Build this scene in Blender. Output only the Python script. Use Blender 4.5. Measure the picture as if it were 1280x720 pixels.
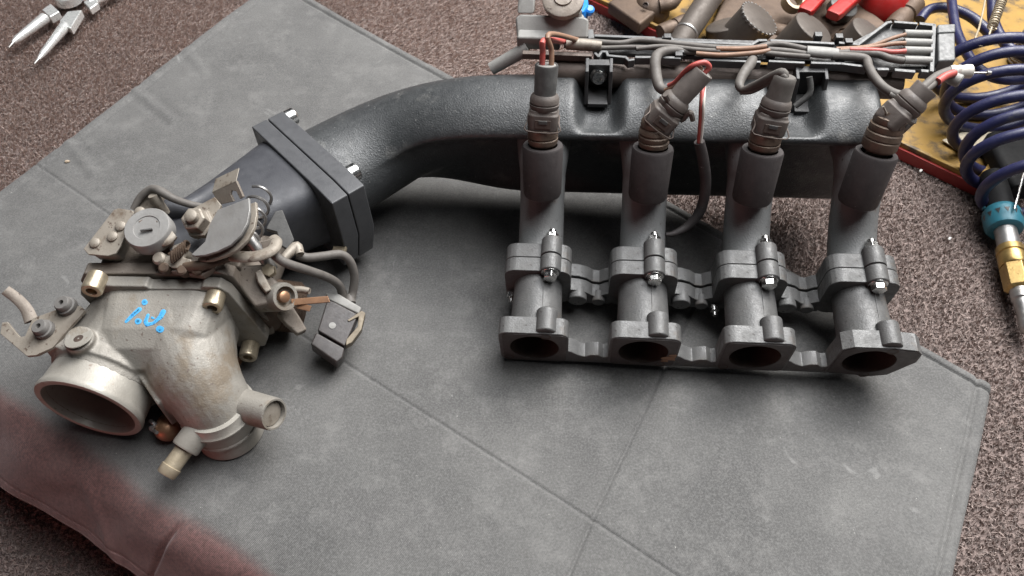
import bpy, math, random
import numpy as np
from mathutils import Vector, Matrix
from mathutils.bvhtree import BVHTree

random.seed(7); rng = np.random.default_rng(7)
for o in list(bpy.data.objects): bpy.data.objects.remove(o)
SC = bpy.context.scene
COL = SC.collection
CM = 0.01                      # everything below is laid out in centimetres

# ------------------------------------------------------------------ camera
CAM_H, PITCH, FPX = 55.0, math.radians(52), 960.0
cd = bpy.data.cameras.new('camera'); cam = bpy.data.objects.new('camera', cd); COL.objects.link(cam)
cam.location = (0, 0, CAM_H*CM); cam.rotation_euler = (math.pi/2-PITCH, 0, 0)
cd.sensor_width = 36; cd.lens = FPX/1280*36; cd.clip_start = 0.01; cd.clip_end = 60
cd.dof.use_dof = True; cd.dof.focus_distance = 0.62; cd.dof.aperture_fstop = 14.0
SC.camera = cam
# ------------------------------------------------------------------ world and lamps
w = bpy.data.worlds.new('World'); SC.world = w; w.use_nodes = True
w.node_tree.nodes['Background'].inputs[0].default_value = (0.80, 0.88, 1.0, 1)
w.node_tree.nodes['Background'].inputs[1].default_value = 0.028
def area(name, loc, target, sx, sy, power, color):
    l = bpy.data.lights.new(name, 'AREA'); l.shape = 'RECTANGLE'; l.size = sx*CM; l.size_y = sy*CM
    l.energy = power; l.color = color
    o = bpy.data.objects.new(name, l); COL.objects.link(o); o.location = Vector(loc)*CM
    o.rotation_euler = (Vector(target)-Vector(loc)).to_track_quat('-Z', 'Y').to_euler()
    return o
area('doorway_light', (95, 150, 165), (0, 40, 0), 115, 95, 66, (1.0, 0.975, 0.94))
area('ceiling_light', (55, 90, 210), (0, 42, 0), 220, 160, 98, (0.97, 0.98, 1.0))
area('red_bounce_light', (-78, -48, -5), (-28, 22, -4), 50, 8, 1.1, (1.0, 0.22, 0.18))
SC.view_settings.view_transform = 'Standard'; SC.view_settings.look = 'None'
SC.view_settings.exposure = 0.0; SC.view_settings.gamma = 1.0; SC.view_settings.use_curve_mapping = False
SC.render.resolution_x = 1024; SC.render.resolution_y = 576

# ------------------------------------------------------------------ measuring helpers (photo pixel -> place)
fw = Vector((0, math.cos(PITCH), -math.sin(PITCH))); upv = Vector((0, math.sin(PITCH), math.cos(PITCH)))
CPOS = Vector((0, 0, CAM_H))
def ray(x, y): return fw + Vector((1, 0, 0))*((x-640)/FPX) - upv*((y-360)/FPX)
def at(x, y, z):
    r = ray(x, y); return CPOS + r*((z-CAM_H)/r.z)
def on_plane(x, y, p, n):
    r = ray(x, y); p = Vector(p); n = Vector(n); return CPOS + r*((p-CPOS).dot(n)/r.dot(n))
V = Vector
# manifold frame: a along the ports, b back, c up
P1 = at(668, 434, 2.9); P4 = at(1086, 452, 4.0)
AX = (P4-P1); SP = AX.length/3; AX.normalize()
AY = V((-AX.y, AX.x, 0)).normalized()*math.cos(math.radians(8)) + V((0, 0, math.sin(math.radians(8))))
AY = (AY-AX*AY.dot(AX)).normalized(); AZ = AX.cross(AY)
def M(a, b, c): return P1+AX*a+AY*b+AZ*c
def mb(px, py, b): return on_plane(px, py, M(0, b, 0), AY)
def mc(px, py, c): return on_plane(px, py, M(0, 0, c), AZ)
def zy(px, py, Y): return on_plane(px, py, (0, Y, 0), (0, 1, 0))

# ------------------------------------------------------------------ materials
MATS = {}
def mat(name, col, rough=0.5, metal=0.0, col2=None, nscale=60, namt=0.6, bump=0.0, bscale=400, speck=None, spscale=300, spth=0.68, rvar=0.12, spec=0.5, sheen=0.0, col3=None, n3scale=18, n3th=0.58):
    m = bpy.data.materials.new(name); m.use_nodes = True; nt = m.node_tree; N = nt.nodes; L = nt.links
    b = N['Principled BSDF']; b.inputs['Metallic'].default_value = metal
    b.inputs['Specular IOR Level'].default_value = spec
    tc = N.new('ShaderNodeTexCoord')
    def noise(scale, detail=5, rough_=0.6):
        n = N.new('ShaderNodeTexNoise'); n.inputs['Scale'].default_value = scale; n.inputs['Detail'].default_value = detail
        n.inputs['Roughness'].default_value = rough_; L.new(tc.outputs['Object'], n.inputs['Vector']); return n.outputs['Fac']
    def ramp(src, lo, hi):
        r = N.new('ShaderNodeMapRange'); r.inputs['From Min'].default_value = lo; r.inputs['From Max'].default_value = hi
        L.new(src, r.inputs['Value']); return r.outputs['Result']
    def mix(f, a, c2):
        x = N.new('ShaderNodeMix'); x.data_type = 'RGBA'
        if isinstance(f, float): x.inputs['Factor'].default_value = f
        else: L.new(f, x.inputs['Factor'])
        if isinstance(a, tuple): x.inputs['A'].default_value = a+(1,)
        else: L.new(a, x.inputs['A'])
        if isinstance(c2, tuple): x.inputs['B'].default_value = c2+(1,)
        else: L.new(c2, x.inputs['B'])
        return x.outputs['Result']
    c = tuple(col)
    nf = noise(nscale)
    out = None
    if col2:
        out = mix(ramp(nf, 0.5-0.5*(1-namt)-0.05, 0.5+0.5*(1-namt)+0.05), c, tuple(col2))
    if col3:
        out = mix(ramp(noise(n3scale, 6, 0.65), n3th, n3th+0.12), out if out else c, tuple(col3))
    if speck:
        out = mix(ramp(noise(spscale, 2), spth, spth+0.05), out if out else c, tuple(speck))
    if out: L.new(out, b.inputs['Base Color'])
    else: b.inputs['Base Color'].default_value = c+(1,)
    rr = N.new('ShaderNodeMapRange'); rr.inputs['To Min'].default_value = max(0.05, rough-rvar); rr.inputs['To Max'].default_value = min(1, rough+rvar)
    rr.inputs['From Min'].default_value = 0.3; rr.inputs['From Max'].default_value = 0.7
    L.new(noise(nscale*2.3), rr.inputs['Value']); L.new(rr.outputs['Result'], b.inputs['Roughness'])
    if bump:
        bn = N.new('ShaderNodeBump'); bn.inputs['Strength'].default_value = bump; bn.inputs['Distance'].default_value = 0.0006
        L.new(noise(bscale, 4), bn.inputs['Height']); L.new(bn.outputs['Normal'], b.inputs['Normal'])
    if sheen:
        b.inputs['Sheen Weight'].default_value = sheen; b.inputs['Sheen Roughness'].default_value = 0.5
    MATS[name] = m; return m
mat('black_cast', (0.026, 0.028, 0.030), 0.46, 0.0, (0.050, 0.053, 0.054), 70, 0.45, 0.9, 700, speck=(0.2, 0.2, 0.19), spscale=420, spth=0.69, spec=0.75, rvar=0.12, col3=(0.10, 0.10, 0.096), n3scale=30, n3th=0.57)
mat('grey_cast', (0.066, 0.066, 0.066), 0.46, 0.0, (0.125, 0.123, 0.119), 60, 0.4, 0.6, 700, speck=(0.045, 0.04, 0.038), spscale=260, spth=0.66, rvar=.2, col3=(0.10, 0.085, 0.073), n3scale=40, n3th=0.56)
mat('runner_grey', (0.125, 0.128, 0.128), 0.48, 0.0, (0.195, 0.197, 0.195), 50, 0.4, 0.6, 700, speck=(0.07, 0.062, 0.058), spscale=300, spth=0.66, col3=(0.15, 0.13, 0.115), n3scale=35, n3th=0.57)
mat('port_face', (0.050, 0.044, 0.042), 0.5, 0.2, (0.085, 0.074, 0.070), 60, 0.5, 0.2, 700)
mat('bore', (0.045, 0.035, 0.032), 0.6, 0.2, (0.09, 0.06, 0.045), 90, 0.5, 0.3, 500)
mat('rubber_sleeve', (0.030, 0.025, 0.025), 0.68, 0.0, (0.050, 0.042, 0.041), 120, 0.5, 0.3, 700, speck=(0.3, 0.29, 0.28), spscale=330, spth=0.73)
mat('injector_metal', (0.20, 0.145, 0.105), 0.5, 0.35, (0.10, 0.075, 0.06), 160, 0.45, 0.4, 800)
mat('injector_plastic', (0.085, 0.071, 0.064), 0.6, 0.0, (0.15, 0.128, 0.113), 140, 0.5, 0.3, 900)
mat('dusty_black', (0.035, 0.034, 0.033), 0.55, 0.0, (0.10, 0.098, 0.094), 130, 0.5, 0.25, 800)
mat('dark_plastic', (0.020, 0.020, 0.022), 0.5, 0.0, (0.045, 0.043, 0.042), 120, 0.5, 0.2, 700)
mat('rail_brown', (0.085, 0.066, 0.056), 0.55, 0.3, (0.13, 0.10, 0.085), 90, 0.5, 0.3, 700)
mat('dusty_grey', (0.29, 0.285, 0.268), 0.6, 0.0, (0.20, 0.192, 0.18), 120, 0.5, 0.25, 800)
mat('lip_grey', (0.13, 0.132, 0.132), 0.5, 0.0, (0.07, 0.07, 0.07), 150, 0.5, 0.2, 800)
mat('wire_grey', (0.14, 0.128, 0.116), 0.65, 0.0, (0.085, 0.075, 0.067), 150, 0.5, 0.15, 900)
mat('wire_brown', (0.28, 0.15, 0.09), 0.6, 0.0, (0.19, 0.12, 0.085), 120, 0.5)
mat('wire_red', (0.48, 0.07, 0.06), 0.5, 0.0, (0.36, 0.10, 0.085), 150, 0.5)
mat('wire_white', (0.55, 0.52, 0.47), 0.5)
mat('alloy', (0.30, 0.282, 0.252), 0.58, 0.3, (0.215, 0.198, 0.172), 45, 0.45, 0.5, 700, speck=(0.16, 0.13, 0.11), spscale=300, spth=0.66, col3=(0.20, 0.165, 0.125), n3scale=24, n3th=0.53)
mat('alloy_clean', (0.36, 0.342, 0.305), 0.5, 0.3, (0.27, 0.25, 0.218), 60, 0.5, 0.3, 800, speck=(0.22, 0.18, 0.15), spscale=240, spth=0.7)
mat('alloy_dirty', (0.27, 0.235, 0.20), 0.6, 0.25, (0.17, 0.14, 0.115), 80, 0.45, 0.5, 600, speck=(0.08, 0.06, 0.05), spscale=280, spth=0.66)
mat('zinc_plate', (0.33, 0.295, 0.25), 0.55, 0.25, (0.22, 0.19, 0.155), 70, 0.45, 0.35, 600, speck=(0.12, 0.09, 0.07), spscale=240, spth=0.64, col3=(0.15, 0.115, 0.085), n3scale=60, n3th=0.56)
mat('yellow_zinc', (0.56, 0.49, 0.37), 0.36, 0.75, (0.40, 0.33, 0.23), 120, 0.5, 0.15, 600)
mat('copper', (0.40, 0.22, 0.12), 0.45, 0.6, (0.22, 0.13, 0.085), 120, 0.5, 0.2, 600)
mat('brass', (0.46, 0.32, 0.12), 0.38, 0.8, (0.28, 0.19, 0.08), 100, 0.5, 0.15, 600)
mat('old_brass', (0.34, 0.28, 0.19), 0.5, 0.45, (0.42, 0.36, 0.27), 120, 0.5, 0.3, 600)
mat('bright_steel', (0.78, 0.78, 0.76), 0.25, 1.0, (0.6, 0.59, 0.57), 120, 0.5, 0.1, 600)
mat('dull_steel', (0.42, 0.42, 0.42), 0.4, 0.85, (0.30, 0.28, 0.26), 100, 0.5, 0.2, 600)
mat('tool_chrome', (0.74, 0.75, 0.74), 0.3, 0.6, (0.62, 0.62, 0.60), 80, 0.5, 0.1, 600)
mat('duct_black', (0.034, 0.035, 0.041), 0.52, 0.0, (0.058, 0.060, 0.067), 60, 0.5, 0.3, 900, speck=(0.16, 0.15, 0.15), spscale=420, spth=0.74)
mat('block_black', (0.055, 0.056, 0.060), 0.42, 0.0, (0.085, 0.086, 0.090), 70, 0.5, 0.3, 900, speck=(0.2, 0.2, 0.2), spscale=420, spth=0.74)
mat('connector_black', (0.030, 0.026, 0.025), 0.45, 0.0, (0.07, 0.06, 0.057), 160, 0.5, 0.2, 700)
mat('grommet', (0.11, 0.105, 0.10), 0.6, 0.0, (0.17, 0.16, 0.15), 150, 0.5, 0.2)
mat('blue_paint', (0.045, 0.32, 0.66), 0.6, 0.0, (0.07, 0.36, 0.66), 300, 0.4, 0.3, 800)
mat('blue_plastic', (0.02, 0.22, 0.68), 0.4)
mat('hose_blue', (0.012, 0.013, 0.050), 0.42, 0.0, (0.022, 0.024, 0.072), 60, 0.45, 0.3, 500, col3=(0.05, 0.05, 0.06), n3scale=50, n3th=0.58)
mat('teal', (0.03, 0.17, 0.23), 0.45, 0.0, (0.02, 0.11, 0.15), 90, 0.5)
mat('tray_yellow', (0.33, 0.19, 0.03), 0.65, 0.0, (0.20, 0.115, 0.025), 40, 0.5, 0.2, 300, col3=(0.06, 0.04, 0.022), n3scale=40, n3th=0.52)
mat('tray_red', (0.33, 0.022, 0.018), 0.5, 0.0, (0.22, 0.02, 0.018), 50, 0.5)
mat('red_plastic', (0.36, 0.016, 0.015), 0.42, 0.0, (0.26, 0.014, 0.012), 60, 0.5)
mat('paper', (0.5, 0.44, 0.33), 0.8)
mat('worn_steel', (0.11, 0.093, 0.08), 0.6, 0.3, (0.065, 0.053, 0.045), 60, 0.5, 0.3, 500)
mat('rusty', (0.14, 0.095, 0.065), 0.6, 0.35, (0.065, 0.045, 0.035), 60, 0.45, 0.5, 400)
mat('sensor_grey', (0.30, 0.295, 0.285), 0.5, 0.3, (0.21, 0.20, 0.19), 80, 0.5, 0.2, 600)
mat('gun_black', (0.008, 0.008, 0.009), 0.6, 0.0, (0.014, 0.014, 0.014), 80, 0.5, spec=0.15)
mat('clip_brown', (0.20, 0.165, 0.115), 0.5, 0.3, (0.13, 0.105, 0.075), 120, 0.5, 0.2)
mat('stone', (0.38, 0.30, 0.22), 0.8)
mat('lint', (0.6, 0.58, 0.55), 0.8)

# ------------------------------------------------------------------ mesh builder (cm)
class MB:
    def __init__(s): s.v = []; s.f = []
    def add(s, vs, fs):
        k = len(s.v); s.v += [V(p) for p in vs]; s.f += [tuple(i+k for i in q) for q in fs]; return s
    def loft(s, loops, cap=True, close=False):
        n = len(loops[0]); vs = [p for l in loops for p in l]; fs = []
        R = len(loops)
        for i in range(R if close else R-1):
            j = (i+1) % R
            for k in range(n):
                k2 = (k+1) % n
                fs.append((i*n+k, i*n+k2, j*n+k2, j*n+k))
        if cap and not close:
            fs.append(tuple(range(n))[::-1]); fs.append(tuple((R-1)*n+k for k in range(n)))
        return s.add(vs, fs)
    def lathe(s, o, axis, prof, n=28, ref=None, cap=True, close=False, sq=1.0):
        o = V(o); d = V(axis).normalized()
        r = V(ref) if ref is not None else (V((0, 0, 1)) if abs(d.z) < .9 else V((1, 0, 0)))
        e1 = (r-d*r.dot(d)).normalized(); e2 = d.cross(e1)
        loops = [[o+d*t+(e1*math.cos(2*math.pi*k/n)+e2*(sq*math.sin(2*math.pi*k/n)))*max(rad, 1e-3) for k in range(n)] for t, rad in prof]
        return s.loft(loops, cap, close)
    def tube(s, pts, r, n=10, sub=6, cap=True, sq=1.0):
        pts = [V(p) for p in pts]; rs = list(r) if isinstance(r, (list, tuple)) else [r]*len(pts)
        P = []; Rr = []
        if sub > 1 and len(pts) > 2:
            for i in range(len(pts)-1):
                p0 = pts[max(i-1, 0)]; p1 = pts[i]; p2 = pts[i+1]; p3 = pts[min(i+2, len(pts)-1)]
                for j in range(sub):
                    t = j/sub
                    P.append(.5*((2*p1)+(p2-p0)*t+(2*p0-5*p1+4*p2-p3)*t*t+(3*p1-p0-3*p2+p3)*t**3)); Rr.append(rs[i]*(1-t)+rs[i+1]*t)
            P.append(pts[-1]); Rr.append(rs[-1])
        else: P = pts; Rr = rs
        loops = []; e1 = None
        for i, p in enumerate(P):
            d = (P[min(i+1, len(P)-1)]-P[max(i-1, 0)]).normalized()
            if e1 is None:
                up_ = V((0, 0, 1)) if abs(d.z) < .9 else V((1, 0, 0)); e1 = (up_-d*up_.dot(d)).normalized()
            else: e1 = (e1-d*e1.dot(d)).normalized()
            e2 = d.cross(e1)
            loops.append([p+(e1*(math.cos(2*math.pi*k/n)*sq)+e2*math.sin(2*math.pi*k/n))*Rr[i] for k in range(n)])
        return s.loft(loops, cap)
    def prism(s, pts, vec):
        n = len(pts); vec = V(vec); pts = [V(p) for p in pts]
        return s.loft([pts, [p+vec for p in pts]])
    def box(s, c, hx, hy, hz):
        c = V(c); hx = V(hx); hy = V(hy); hz = V(hz)
        return s.loft([[c-hx-hy-hz, c+hx-hy-hz, c+hx+hy-hz, c-hx+hy-hz], [c-hx-hy+hz, c+hx-hy+hz, c+hx+hy+hz, c-hx+hy+hz]])
    def strip(s, pts, wdt, h, upn):
        upn = V(upn).normalized()
        for p, q in zip(pts[:-1], pts[1:]):
            d = (q-p); sd = d.cross(upn).normalized(); e = d.normalized()*wdt*.3
            s.box((p+q)/2-upn*h/2, d/2+e, sd*wdt/2, upn*h/2)
        return s
    def ring_pad(s, o, e1, e2, nrm, outline, rad, th, n=48, depth=None):
        """plate with a round hole: outline is star-shaped about o (points in e1,e2), thickness th along nrm"""
        o = V(o); pol = outline
        def hit(an):
            dx, dy = math.cos(an), math.sin(an); best = 0
            for (x1, y1), (x2, y2) in zip(pol, pol[1:]+pol[:1]):
                ex, ey = x2-x1, y2-y1; den = dx*ey-dy*ex
                if abs(den) < 1e-9: continue
                t = (x1*ey-y1*ex)/den; u = (x1*dy-y1*dx)/den
                if t > 0 and -1e-6 <= u <= 1+1e-6: best = max(best, t)
            return best
        ang = sorted(set([round(2*math.pi*k/n, 5) for k in range(n)]+[round(math.atan2(y, x) % (2*math.pi), 5) for x, y in pol]))
        A = []; B = []; C_ = []; D = []
        for an in ang:
            r = hit(an); d = e1*math.cos(an)+e2*math.sin(an)
            A.append(o+d*rad); B.append(o+d*r); C_.append(o+d*r+nrm*th); D.append(o+d*rad+nrm*th)
        return s.loft([A, B, C_, D], cap=False, close=True)

WORLD = {}
def obj(name, g, m, parent=None, bevel=0.0, angle=38, remesh=0, smooth=True, label=None, smoothit=0, seg=2):
    c = V((0, 0, 0)); lo = V((1e9,)*3); hi = V((-1e9,)*3)
    for p in g.v:
        for i in range(3): lo[i] = min(lo[i], p[i]); hi[i] = max(hi[i], p[i])
    c = (lo+hi)/2
    me = bpy.data.meshes.new(name); me.from_pydata([((p-c)*CM)[:] for p in g.v], [], g.f); me.validate()
    import bmesh
    bm = bmesh.new(); bm.from_mesh(me); bmesh.ops.recalc_face_normals(bm, faces=bm.faces); bm.to_mesh(me); bm.free()
    o = bpy.data.objects.new(name, me); COL.objects.link(o)
    if m: me.materials.append(MATS[m] if isinstance(m, str) else m)
    pc = WORLD[parent.name] if parent else V((0, 0, 0))
    o.parent = parent; o.location = (c-pc)*CM; WORLD[o.name] = c
    if smooth:
        for p in me.polygons: p.use_smooth = True
        if not bevel and not remesh: me.set_sharp_from_angle(angle=math.radians(angle))
    if remesh:
        r = o.modifiers.new('remesh', 'REMESH'); r.mode = 'VOXEL'; r.voxel_size = remesh*CM; r.use_smooth_shade = True
        if smoothit:
            q = o.modifiers.new('smooth', 'SMOOTH'); q.factor = .5; q.iterations = smoothit
    elif bevel:
        b = o.modifiers.new('bevel', 'BEVEL'); b.width = bevel*CM; b.segments = seg; b.limit_method = 'ANGLE'; b.angle_limit = math.radians(35); b.use_clamp_overlap = True
        wn = o.modifiers.new('wn', 'WEIGHTED_NORMAL'); wn.weight = 80
    if label: o['label'] = label
    return o
def thing(name, base, label, cat, group=None):
    o = bpy.data.objects.new(name, None); COL.objects.link(o); o.location = V(base)*CM; o.empty_display_size = .01
    WORLD[o.name] = V(base); o['label'] = label; o['category'] = cat
    if group: o['group'] = group
    return o
def tag(o, label, cat, group=None):
    o['label'] = label; o['category'] = cat
    if group: o['group'] = group
    return o
def rrect(x0, x1, y0, y1, r, n=4):
    out = []
    for cx, cy, a0 in ((x1-r, y1-r, 0), (x0+r, y1-r, 90), (x0+r, y0+r, 180), (x1-r, y0+r, 270)):
        for k in range(n+1):
            an = math.radians(a0+90*k/n); out.append((cx+r*math.cos(an), cy+r*math.sin(an)))
    return out
def resample_px(pts, plane_p, plane_n): return [on_plane(x, y, plane_p, plane_n) for x, y in pts]
def plate(pxs, p, n, th):
    n = V(n).normalized(); g = MB(); return g.prism(resample_px(pxs, p, n), -n*th)
# ------------------------------------------------------------------ mat and carpet
QA, QB, QC, QD = at(348, -29, 0), at(1240, 482, 0), at(1101, 1223, 0), at(-185, 375, 0)
def npv(p): return np.array(p[:])
def fbm(x, y, seed, scale, oct=4):
    r = np.random.default_rng(seed); out = np.zeros_like(x); amp = 1.0; tot = 0
    for o in range(oct):
        for k in range(5):
            th = r.uniform(0, 2*np.pi); ph = r.uniform(0, 2*np.pi); f = scale*(2**o)*r.uniform(.7, 1.4)
            out += amp*np.sin(f*(x*np.cos(th)+y*np.sin(th))+ph+0.8*np.sin(f*.5*(y*np.cos(th)-x*np.sin(th))+ph*2))/5
        tot += amp; amp *= .5
    return out/tot*2
def seg_dist(x, y, p, q):
    p = npv(p)[:2]; q = npv(q)[:2]; d = q-p; L2 = d@d
    t = np.clip(((x-p[0])*d[0]+(y-p[1])*d[1])/L2, 0, 1)
    return np.hypot(x-p[0]-t*d[0], y-p[1]-t*d[1])
NU, NV, NE = 760, 560, 80
u = np.linspace(0, 1, NU); v = np.linspace(0, 1, NV)
U, VV = np.meshgrid(u, v)
A_, B_, C_, D_ = map(npv, (QA, QB, QC, QD))
def bil(U, VV): return (A_*(1-U[..., None])*(1-VV[..., None])+B_*U[..., None]*(1-VV[..., None])+C_*U[..., None]*VV[..., None]+D_*(1-U[..., None])*VV[..., None])
G = bil(U, VV)
# uneven hand-cut outline
x, y = G[..., 0], G[..., 1]
edge_w = .35*fbm(x, y, 3, .10, 3)
dA = np.minimum(VV*np.linalg.norm(D_-A_), 8); dR = (1-U)*np.linalg.norm(B_-A_); dL = U*np.linalg.norm(B_-A_)
G[..., 1] += edge_w*np.exp(-dA/2); G[..., 0] += edge_w*np.exp(-np.minimum(dL, dR)/2)
x, y = G[..., 0], G[..., 1]
z = .10*fbm(x, y, 11, .16, 4)+.035*fbm(x, y, 12, .9, 3)
S1 = [at(-60, 135, 0), at(45, 205, 0), at(135, 267, 0), at(410, 440, 0), at(740, 650, 0), at(850, 722, 0), at(1050, 860, 0)]
S2 = [at(905, 300, 0), at(830, 460, 0), at(780, 568, 0), at(740, 650, 0), at(690, 770, 0)]
for S in (S1, S2):
    d = np.full_like(x, 99.)
    for p, q in zip(S[:-1], S[1:]): d = np.minimum(d, seg_dist(x, y, p, q))
    z += (-.11 if S is S1 else -.24)*np.exp(-(d/.14)**2)+.03*np.exp(-(d/.8)**2)
# hem: stitched border, a groove a little inside the edges
for dist in (VV*np.linalg.norm(D_-A_)*.82, dL*.8, dR*.9):
    z += -.22*np.exp(-((dist-1.05)/.16)**2)+.05*np.exp(-((dist-.6)/.25)**2)
    z += np.where(dist < .3, -.5*(1-dist/.3)**2, 0)
# creases near the far left border
for (p, q, amp) in ((at(70, 160, 0), at(115, 215, 0), .10), (at(160, 105, 0), at(215, 150, 0), .10), (at(230, 60, 0), at(255, 90, 0), .07), (at(480, 330, 0), at(500, 300, 0), .06)):
    d = seg_dist(x, y, p, q); z += amp*np.exp(-(d/.5)**2)-amp*.7*np.exp(-((d-.9)/.5)**2)
dF = (1-VV)*np.linalg.norm(D_-A_); z = z-.022*np.maximum(0, 4.0-dF)**2
G[..., 2] = z
rows = [G]
# the near-left side hangs down over the padding
out = (C_-D_); out = np.array([out[1], -out[0], 0]); out /= np.linalg.norm(out)
if out[1] > 0: out = -out
LS = 6.7; s = np.linspace(0, LS, NE)[1:]
R_ = 3.4; al = math.radians(52)
th = np.minimum(s/R_+.17, al); s0_ = R_*(al-.17); ox = R_*(np.sin(th)-math.sin(.17))+np.maximum(s-s0_, 0)*math.cos(al); oz = -R_*(math.cos(.17)-np.cos(th))-np.maximum(s-s0_, 0)*math.sin(al)
base = G[-1]
along = np.linspace(0, np.linalg.norm(C_-D_), NU)
D2 = np.zeros((len(s), NU, 3))
for i in range(len(s)):
    wv = .6*fbm(along*1.0+s[i]*.9, np.full(NU, s[i]*.5), 21, .33, 3)*min(1, s[i]/3.0)
    fold = .22*np.exp(-((along-30-s[i]*.8)/.8)**2)*min(1, s[i]/2)-.35*np.exp(-((along-40.5+s[i]*.25)/.22)**2)*min(1, s[i]/1.5)
    fade = math.exp(-s[i]/1.5)
    P = base+out*ox[i]; P[:, 2] = (base[:, 2]+.352)*fade-.352+oz[i]
    P += (out*math.sin(al)+np.array([0, 0, math.cos(al)]))*(wv+fold)[:, None]
    hs = LS-s[i]; P[:, 2] += -.12*math.exp(-((hs-.8)/.12)**2)
    D2[i] = P
rows.append(D2)
MATP = np.concatenate(rows, 0)
# closing skirt all round, so that the mat has an underside edge
nv_, nu_ = MATP.shape[:2]
verts = MATP.reshape(-1, 3)*CM
idx = np.arange(nv_*nu_).reshape(nv_, nu_)
faces = np.stack([idx[:-1, :-1], idx[1:, :-1], idx[1:, 1:], idx[:-1, 1:]], -1).reshape(-1, 4)
bl = np.concatenate([idx[0, :], idx[1:, -1], idx[-1, ::-1][1:], idx[::-1, 0][1:-1]])
low = verts[bl].copy(); low[:, 2] -= .55*CM
k0 = len(verts); verts = np.concatenate([verts, low]); nb = len(bl); i0 = np.arange(nb); i1 = (i0+1) % nb
faces = np.concatenate([faces, np.stack([bl[i0], k0+i0, k0+i1, bl[i1]], -1)][::1])
def np_mesh(name, verts, faces):
    me = bpy.data.meshes.new(name); n = faces.shape[1]
    me.vertices.add(len(verts)); me.vertices.foreach_set('co', np.asarray(verts, np.float32).ravel())
    me.loops.add(faces.size); me.loops.foreach_set('vertex_index', faces.astype(np.int32).ravel())
    me.polygons.add(len(faces)); me.polygons.foreach_set('loop_start', np.arange(0, faces.size, n, dtype=np.int32))
    me.polygons.foreach_set('use_smooth', np.ones(len(faces), bool))
    me.update(calc_edges=True); return me
me = np_mesh('work_mat', verts, faces[:, ::-1])
def mat_cloth():
    m = bpy.data.materials.new('mat_cloth'); m.use_nodes = True; nt = m.node_tree; N = nt.nodes; L = nt.links
    b = N['Principled BSDF']; tc = N.new('ShaderNodeTexCoord'); g = tc.outputs['Object']
    def noise(sc, det=5, ro=.6, vec=None, dist=0):
        n = N.new('ShaderNodeTexNoise'); n.inputs['Scale'].default_value = sc; n.inputs['Detail'].default_value = det; n.inputs['Roughness'].default_value = ro
        n.inputs['Distortion'].default_value = dist
        L.new(vec or g, n.inputs['Vector']); return n.outputs['Fac']
    def rmp(src, lo, hi, a=0., c=1.):
        r = N.new('ShaderNodeMapRange'); r.inputs[1].default_value = lo; r.inputs[2].default_value = hi; r.inputs[3].default_value = a; r.inputs[4].default_value = c
        L.new(src, r.inputs[0]); return r.outputs[0]
    def mix(f, a, c):
        q = N.new('ShaderNodeMix'); q.data_type = 'RGBA'; L.new(f, q.inputs['Factor'])
        for s_, val in (('A', a), ('B', c)):
            if isinstance(val, tuple): q.inputs[s_].default_value = val+(1,)
            else: L.new(val, q.inputs[s_])
        return q.outputs['Result']
    col = mix(rmp(noise(7, 6, .65), .38, .66), (.078, .076, .074), (.128, .125, .120))
    col = mix(rmp(noise(30, 9, .78), .50, .78, 0, .6), col, (.25, .243, .232))          # dust
    col = mix(rmp(noise(22, 5, .6, dist=1.5), .60, .75, 0, .45), col, (.085, .080, .077))    # grease
    mp = N.new('ShaderNodeMapping'); mp.inputs['Scale'].default_value = (1, .14, 1); mp.inputs['Rotation'].default_value = (0, 0, .9); L.new(g, mp.inputs[0])
    col = mix(rmp(noise(120, 3, .6, mp.outputs[0]), .72, .80, 0, .45), col, (.30, .30, .29))   # scuffs
    mp3 = N.new('ShaderNodeMapping'); mp3.inputs['Scale'].default_value = (.10, 1, 1); mp3.inputs['Rotation'].default_value = (0, 0, .35); L.new(g, mp3.inputs[0])
    col = mix(rmp(noise(170, 2, .6, mp3.outputs[0]), .745, .80, 0, .4), col, (.28, .28, .27))
    col = mix(rmp(noise(26, 3, .5, dist=.8), .70, .74, 0, .4), col, (.30, .295, .285))
    col = mix(rmp(noise(420, 2), .735, .77, 0, .8), col, (.42, .41, .38))                   # grit
    mp2 = N.new('ShaderNodeMapping'); mp2.inputs['Rotation'].default_value = (0, 0, .62); L.new(g, mp2.inputs[0])
    br = N.new('ShaderNodeTexWave'); br.wave_type = 'BANDS'; br.bands_direction = 'X'; br.inputs['Scale'].default_value = 360; br.inputs['Distortion'].default_value = 1.0; L.new(mp2.outputs[0], br.inputs[0])
    bb = N.new('ShaderNodeTexWave'); bb.wave_type = 'BANDS'; bb.bands_direction = 'Y'; bb.inputs['Scale'].default_value = 360; bb.inputs['Distortion'].default_value = 1.0; L.new(mp2.outputs[0], bb.inputs[0])
    ad = N.new('ShaderNodeMath'); ad.operation = 'ADD'; L.new(br.outputs['Fac'], ad.inputs[0]); L.new(bb.outputs['Fac'], ad.inputs[1])
    ad2 = N.new('ShaderNodeMath'); ad2.operation = 'MULTIPLY_ADD'; L.new(noise(700, 3), ad2.inputs[0]); ad2.inputs[1].default_value = 2.0; L.new(ad.outputs[0], ad2.inputs[2])
    col = mix(rmp(noise(620, 3, .6), .42, .66, 0, .38), col, (.22, .217, .21))
    col = mix(rmp(noise(520, 2, .6), .55, .72, 0, .4), col, (.05, .053, .052))
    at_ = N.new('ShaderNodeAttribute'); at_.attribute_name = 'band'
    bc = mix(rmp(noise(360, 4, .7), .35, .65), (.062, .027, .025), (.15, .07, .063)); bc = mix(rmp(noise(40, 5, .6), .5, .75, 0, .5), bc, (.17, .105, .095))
    col = mix(rmp(at_.outputs['Fac'], 0, 1, 0, .9), col, bc)     # red-brown tint over the hanging near-left side, fading inwards
    L.new(col, b.inputs['Base Color'])
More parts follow.
